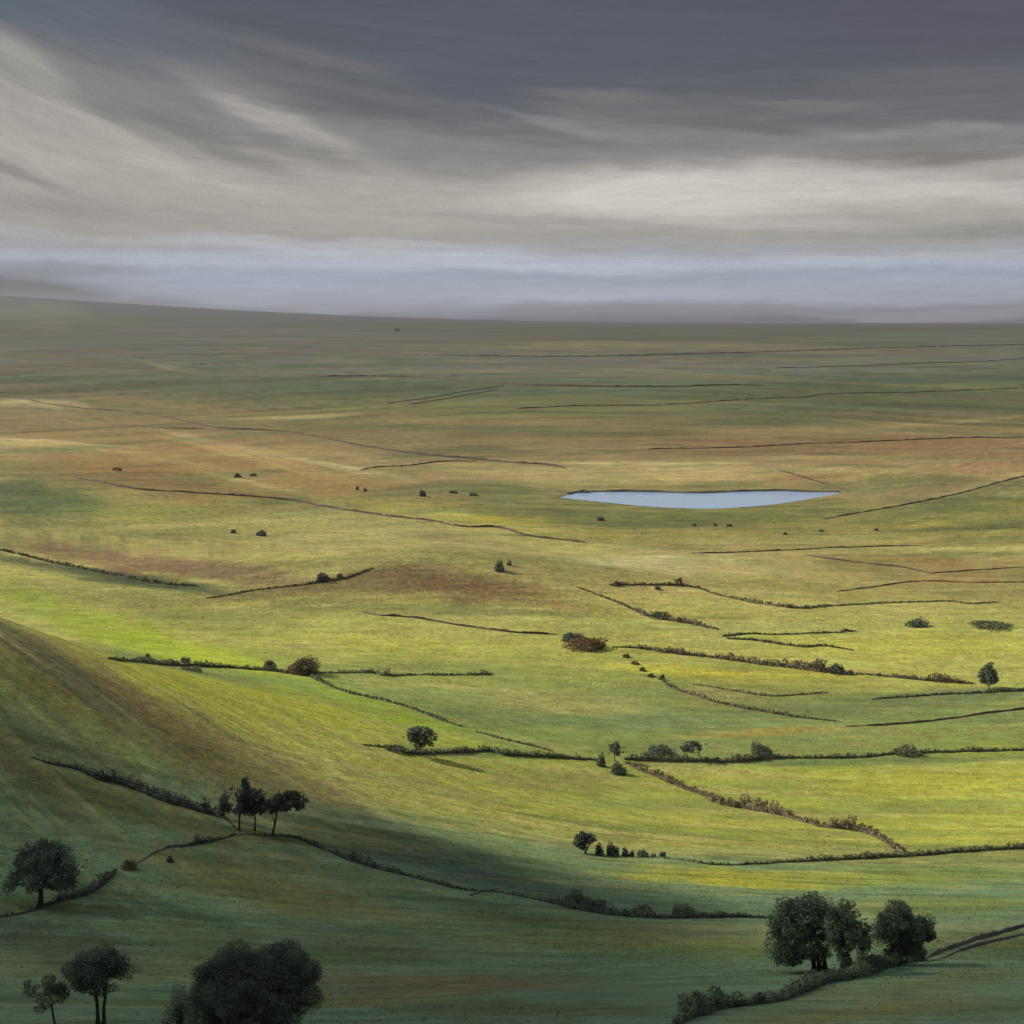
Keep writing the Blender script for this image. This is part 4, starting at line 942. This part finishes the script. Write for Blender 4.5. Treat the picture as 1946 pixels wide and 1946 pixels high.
# ------------------------------------------------------------------ haze
def haze():
    x, y0, y1, zb, zt = 18000, -18000, 18000, -230, 330
    V = [(-x, y0, zb), (x, y0, zb), (x, y1, zb), (-x, y1, zb), (-x, y0, zt), (x, y0, zt), (x, y1, zt), (-x, y1, zt)]
    Fc = [[0, 3, 2, 1], [4, 5, 6, 7], [0, 1, 5, 4], [1, 2, 6, 5], [2, 3, 7, 6], [3, 0, 4, 7]]
    m, nt, out = new_mat('haze_air'); N = nt.nodes.new; L = nt.links.new
    v = N('ShaderNodeVolumePrincipled'); v.inputs['Color'].default_value = (0.70, 0.71, 0.80, 1); v.inputs['Density'].default_value = HAZE; v.inputs['Anisotropy'].default_value = 0.2
    L(v.outputs[0], out.inputs['Volume'])
    o = mesh_obj('haze', V, Fc, m); tag(o, kind='stuff')


HAZE = 0.00002
haze()

# ------------------------------------------------------------------ world: sky and its streaked cloud
def world():
    w = bpy.data.worlds.new('World'); scene.world = w; w.use_nodes = True
    nt = w.node_tree; nt.nodes.clear(); N = nt.nodes.new; L = nt.links.new
    STR = 0.1

    def val(x):
        return x

    def math_(op, a, b=None, c=None):
        n = N('ShaderNodeMath'); n.operation = op
        for i, s in enumerate((a, b, c)):
            if s is None: continue
            if isinstance(s, (int, float)): n.inputs[i].default_value = s
            else: L(s, n.inputs[i])
        return n.outputs[0]

    tc = N('ShaderNodeTexCoord'); sep = N('ShaderNodeSeparateXYZ'); L(tc.outputs['Generated'], sep.inputs[0])
    x, y, z = sep.outputs
    az = math_('ARCTAN2', x, y)
    el = math_('ARCSINE', z)
    X = math_('MULTIPLY_ADD', az, 2740.0, CX)          # a finer unit than radians: 1/2740
    Y = math_('MULTIPLY_ADD', el, -2673.0, HY)
    # the streaks sweep down from the left and flatten out
    ex = math_('EXPONENT', math_('MULTIPLY', math_('MAXIMUM', X, -150.0), -1 / 520.0))
    fd = N('ShaderNodeMapRange'); fd.interpolation_type = 'SMOOTHSTEP'; fd.inputs['From Min'].default_value = 600; fd.inputs['From Max'].default_value = 40; L(Y, fd.inputs['Value'])
    Wy = math_('MULTIPLY_ADD', math_('MULTIPLY', ex, fd.outputs[0]), 205.0, Y)

    def comb(a, b, c=0.0):
        n = N('ShaderNodeCombineXYZ')
        for i, s in enumerate((a, b, c)):
            if isinstance(s, (int, float)): n.inputs[i].default_value = s
            else: L(s, n.inputs[i])
        return n.outputs[0]

    def noise(sx, sy, detail, rough=0.55, off=0.0, dist=0.0):
        n = N('ShaderNodeTexNoise'); n.inputs['Scale'].default_value = 1.0; n.inputs['Detail'].default_value = detail; n.inputs['Roughness'].default_value = rough; n.inputs['Distortion'].default_value = dist
        L(comb(math_('MULTIPLY_ADD', X, 1 / sx, off), math_('MULTIPLY', Wy, 1 / sy), off), n.inputs['Vector'])
        return n.outputs['Fac']

    n1 = noise(520, 95, 4, 0.55, 3.0, 0.4); n2 = noise(420, 26, 5, 0.6, 8.0); n3 = noise(260, 60, 4, 0.6, 15.0); n4 = noise(60, 9, 3, 0.7, 21.0); n5 = noise(5, 4, 2, 0.7, 33.0)
    dmp = N('ShaderNodeMapRange'); dmp.inputs['From Min'].default_value = 560; dmp.inputs['From Max'].default_value = 380; dmp.inputs['To Min'].default_value = 0.3; L(Y, dmp.inputs['Value'])
    dev = math_('MULTIPLY_ADD', math_('SUBTRACT', n1, 0.5), 150.0, math_('MULTIPLY', math_('SUBTRACT', n2, 0.5), 36.0))
    Wn = math_('MULTIPLY_ADD', dev, dmp.outputs[0], Wy)
    Yn = math_('MULTIPLY_ADD', math_('SUBTRACT', n3, 0.5), 60.0, Y)
    Xn = math_('MULTIPLY_ADD', math_('SUBTRACT', n1, 0.5), 160.0, X)
    def ramp_of(ramp, sock):
        cr = N('ShaderNodeValToRGB'); cr.color_ramp.interpolation = 'EASE'
        lo, hi = ramp[0][0], ramp[-1][0]
        e = cr.color_ramp.elements
        while len(e) < len(ramp): e.new(0.5)
        for el_, (p, c) in zip(e, ramp):
            el_.position = (p - lo) / float(hi - lo); el_.color = (*lin(c), 1)
        L(math_('DIVIDE', math_('SUBTRACT', sock, float(lo)), float(hi - lo)), cr.inputs['Fac'])
        return cr.outputs['Color']

    def mix(fac, a, b, blend='MIX'):
        n = N('ShaderNodeMix'); n.data_type = 'RGBA'; n.blend_type = blend
        if isinstance(fac, (int, float)): n.inputs[0].default_value = fac
        else: L(fac, n.inputs[0])
        for k, s in ((6, a), (7, b)):
            if isinstance(s, tuple): n.inputs[k].default_value = (*s, 1)
            else: L(s, n.inputs[k])
        return n.outputs[2]

    Yl = math_('MULTIPLY_ADD', math_('SUBTRACT', n3, 0.5), 34.0, Y)
    upper = ramp_of([(-200, (82, 88, 96)), (60, (76, 81, 90)), (170, (80, 83, 91)), (235, (98, 98, 101)), (300, (128, 125, 123)), (355, (162, 157, 150)), (415, (170, 164, 156)), (460, (156, 151, 144)), (560, (148, 143, 136))], Wn)
    lower = ramp_of([(440, (150, 148, 144)), (470, (156, 157, 160)), (503, (168, 176, 190)), (525, (148, 158, 174)), (543, (150, 160, 175)), (570, (140, 146, 159)), (592, (104, 106, 115)), (610, (72, 71, 76)), (660, (66, 65, 68))], Yl)
    bl = N('ShaderNodeMapRange'); bl.interpolation_type = 'SMOOTHSTEP'; bl.inputs['From Min'].default_value = 436; bl.inputs['From Max'].default_value = 486; L(Yl, bl.inputs['Value'])
    c = mix(bl.outputs[0], upper, lower)
    P = comb(Xn, Yn)

    CL = [(60, 20, 260, 85, 14, (80, 91, 104), .9), (260, 85, 260, 60, 22, (92, 97, 106), .7), (880, 150, 170, 70, 22, (80, 84, 95), .8), (1050, 95, 420, 80, 2, (82, 87, 97), .7), (720, 205, 150, 20, 10, (102, 100, 105), .8),
          (380, 272, 150, 22, 22, (116, 113, 109), .75), (560, 300, 130, 12, 14, (122, 118, 114), .5), (1720, 312, 260, 12, 0, (116, 110, 105), .8), (1400, 240, 150, 14, 6, (104, 103, 105), .7), (1820, 60, 240, 70, 0, (83, 77, 90), .85),
          (1780, 190, 300, 46, 0, (98, 97, 103), .8), (1870, 445, 230, 14, 0, (130, 130, 126), .6), (30, 335, 130, 12, 18, (120, 116, 113), .6), (110, 525, 260, 26, 3, (120, 124, 131), .7), (0, 550, 330, 26, 5, (82, 81, 84), .95), (330, 584, 240, 13, 4, (92, 91, 96), .9), (620, 598, 200, 10, 2, (104, 103, 108), .8), (640, 475, 400, 10, 2, (182, 186, 194), .6),
          (520, 235, 160, 24, 24, (164, 159, 153), .85), (250, 285, 170, 18, 27, (172, 167, 158), .75), (340, 335, 160, 15, 14, (178, 172, 162), .65), (50, 150, 110, 30, 32, (160, 156, 148), .8), (20, 215, 90, 26, 30, (158, 153, 146), .6),
          (1300, 368, 340, 48, -2, (206, 199, 191), .95), (1720, 372, 300, 28, 3, (194, 188, 181), .9), (1500, 430, 300, 12, 2, (178, 174, 168), .5), (1080, 240, 150, 12, 12, (136, 135, 133), .6), (1770, 268, 240, 14, 0, (142, 140, 139), .6), (640, 462, 300, 7, 2, (176, 177, 180), .7),
          (900, 500, 330, 12, 2, (178, 186, 198), .75), (420, 535, 280, 12, 0, (150, 160, 178), .7), (1720, 492, 220, 5, 1, (178, 178, 178), .6), (1250, 562, 420, 12, 0, (160, 168, 182), .6), (1000, 420, 260, 14, 3, (150, 146, 140), .5), (650, 195, 180, 14, 12, (92, 91, 98), .8), (960, 235, 160, 12, 14, (104, 103, 106), .6), (430, 165, 150, 22, 12, (122, 120, 120), .7), (600, 120, 150, 18, 12, (108, 107, 110), .6), (1560, 215, 130, 10, 5, (124, 122, 122), .5), (1180, 190, 130, 10, 6, (116, 113, 113), .6), (1470, 245, 90, 10, 8, (100, 99, 100), .7), (250, 250, 130, 14, 24, (128, 125, 120), .6), (80, 300, 120, 12, 25, (166, 161, 152), .6), (130, 400, 140, 14, 6, (142, 138, 131), .5), (30, 450, 120, 16, 4, (165, 166, 166), .6),
          (1800, 600, 260, 9, 0, (128, 126, 138), .6), (600, 585, 260, 9, 1, (138, 142, 154), .5)]
    for (px, py, hw, hh, rot, rgb, a) in CL:
        mp = N('ShaderNodeMapping'); mp.vector_type = 'TEXTURE'
        mp.inputs['Location'].default_value = (px, py, 0); mp.inputs['Rotation'].default_value = (0, 0, R(rot)); mp.inputs['Scale'].default_value = (hw * 2.0, hh * 2.15, 1)
        L(P, mp.inputs['Vector'])
        gr = N('ShaderNodeTexGradient'); gr.gradient_type = 'QUADRATIC_SPHERE'; L(mp.outputs[0], gr.inputs['Vector'])
        f = N('ShaderNodeMapRange'); f.interpolation_type = 'SMOOTHSTEP'; f.inputs['From Max'].default_value = 0.6; f.inputs['To Max'].default_value = a; L(gr.outputs['Fac'], f.inputs['Value'])
        c = mix(f.outputs[0], c, tuple(lin(rgb)))
    # thin wisps
    wis = N('ShaderNodeMapRange'); wis.inputs['From Min'].default_value = 0.3; wis.inputs['From Max'].default_value = 0.7; wis.inputs['To Min'].default_value = 0.91; wis.inputs['To Max'].default_value = 1.09; L(n2, wis.inputs['Value'])
    wi2 = N('ShaderNodeMapRange'); wi2.inputs['From Min'].default_value = 0.3; wi2.inputs['From Max'].default_value = 0.7; wi2.inputs['To Min'].default_value = 0.93; wi2.inputs['To Max'].default_value = 1.07; L(n4, wi2.inputs['Value'])
    sc = N('ShaderNodeVectorMath'); sc.operation = 'SCALE'; L(c, sc.inputs[0]); L(math_('MULTIPLY', math_('MULTIPLY', wis.outputs[0], wi2.outputs[0]), math_('MULTIPLY_ADD', n5, 0.30, 0.85)), sc.inputs['Scale'])
    # unseen sky above the view brightened to add ambient light
    up = N('ShaderNodeMapRange'); up.interpolation_type = 'SMOOTHSTEP'; up.inputs['From Min'].default_value = -350; up.inputs['From Max'].default_value = -1800; L(Y, up.inputs['Value'])
    c2 = mix(up.outputs[0], sc.outputs[0], tuple(lin((206, 212, 226))))
    k = 1.0 / (STR * 2 ** EXPO)
    sk = N('ShaderNodeVectorMath'); sk.operation = 'SCALE'; L(c2, sk.inputs[0]); sk.inputs['Scale'].default_value = k
    st = N('ShaderNodeTexSky'); st.sky_type = 'NISHITA'; st.sun_disc = False; st.sun_elevation = SUN_EL; st.sun_rotation = SUN_AZ
    c3 = mix(0.975, st.outputs[0], sk.outputs[0])
    bg = N('ShaderNodeBackground'); bg.inputs['Strength'].default_value = STR; L(c3, bg.inputs['Color'])
    o = N('ShaderNodeOutputWorld'); L(bg.outputs[0], o.inputs['Surface'])


world()

# ------------------------------------------------------------------ sun
sl = bpy.data.lights.new('sun', 'SUN'); sl.energy = 5.0; sl.angle = R(0.6); sl.color = (1.0, 0.955, 0.87)
so = bpy.data.objects.new('sun', sl); col.objects.link(so)
from mathutils import Vector
so.rotation_euler = Vector(-SUN).to_track_quat('-Z', 'Y').to_euler(); so.location = (-200, 0, 300)

# ------------------------------------------------------------------ camera
cd = bpy.data.cameras.new('camera'); co = bpy.data.objects.new('camera', cd); col.objects.link(co)
cd.sensor_fit = 'HORIZONTAL'; cd.sensor_width = 36.0; cd.lens = 36.0 * F / 1946.0
cd.shift_y = -(973.0 - HY) / 1946.0
cd.clip_start = 0.5; cd.clip_end = 60000
co.location = (0, 0, 0); co.rotation_euler = (R(90), 0, 0)
scene.camera = co

vs = scene.view_settings
scene.display_settings.display_device = 'sRGB'
vs.view_transform = 'Standard'; vs.look = 'None'; vs.exposure = EXPO; vs.gamma = 1.0; vs.use_curve_mapping = False
scene.cycles.max_bounces = 6; scene.cycles.diffuse_bounces = 3; scene.cycles.transparent_max_bounces = 12; scene.cycles.volume_bounces = 1
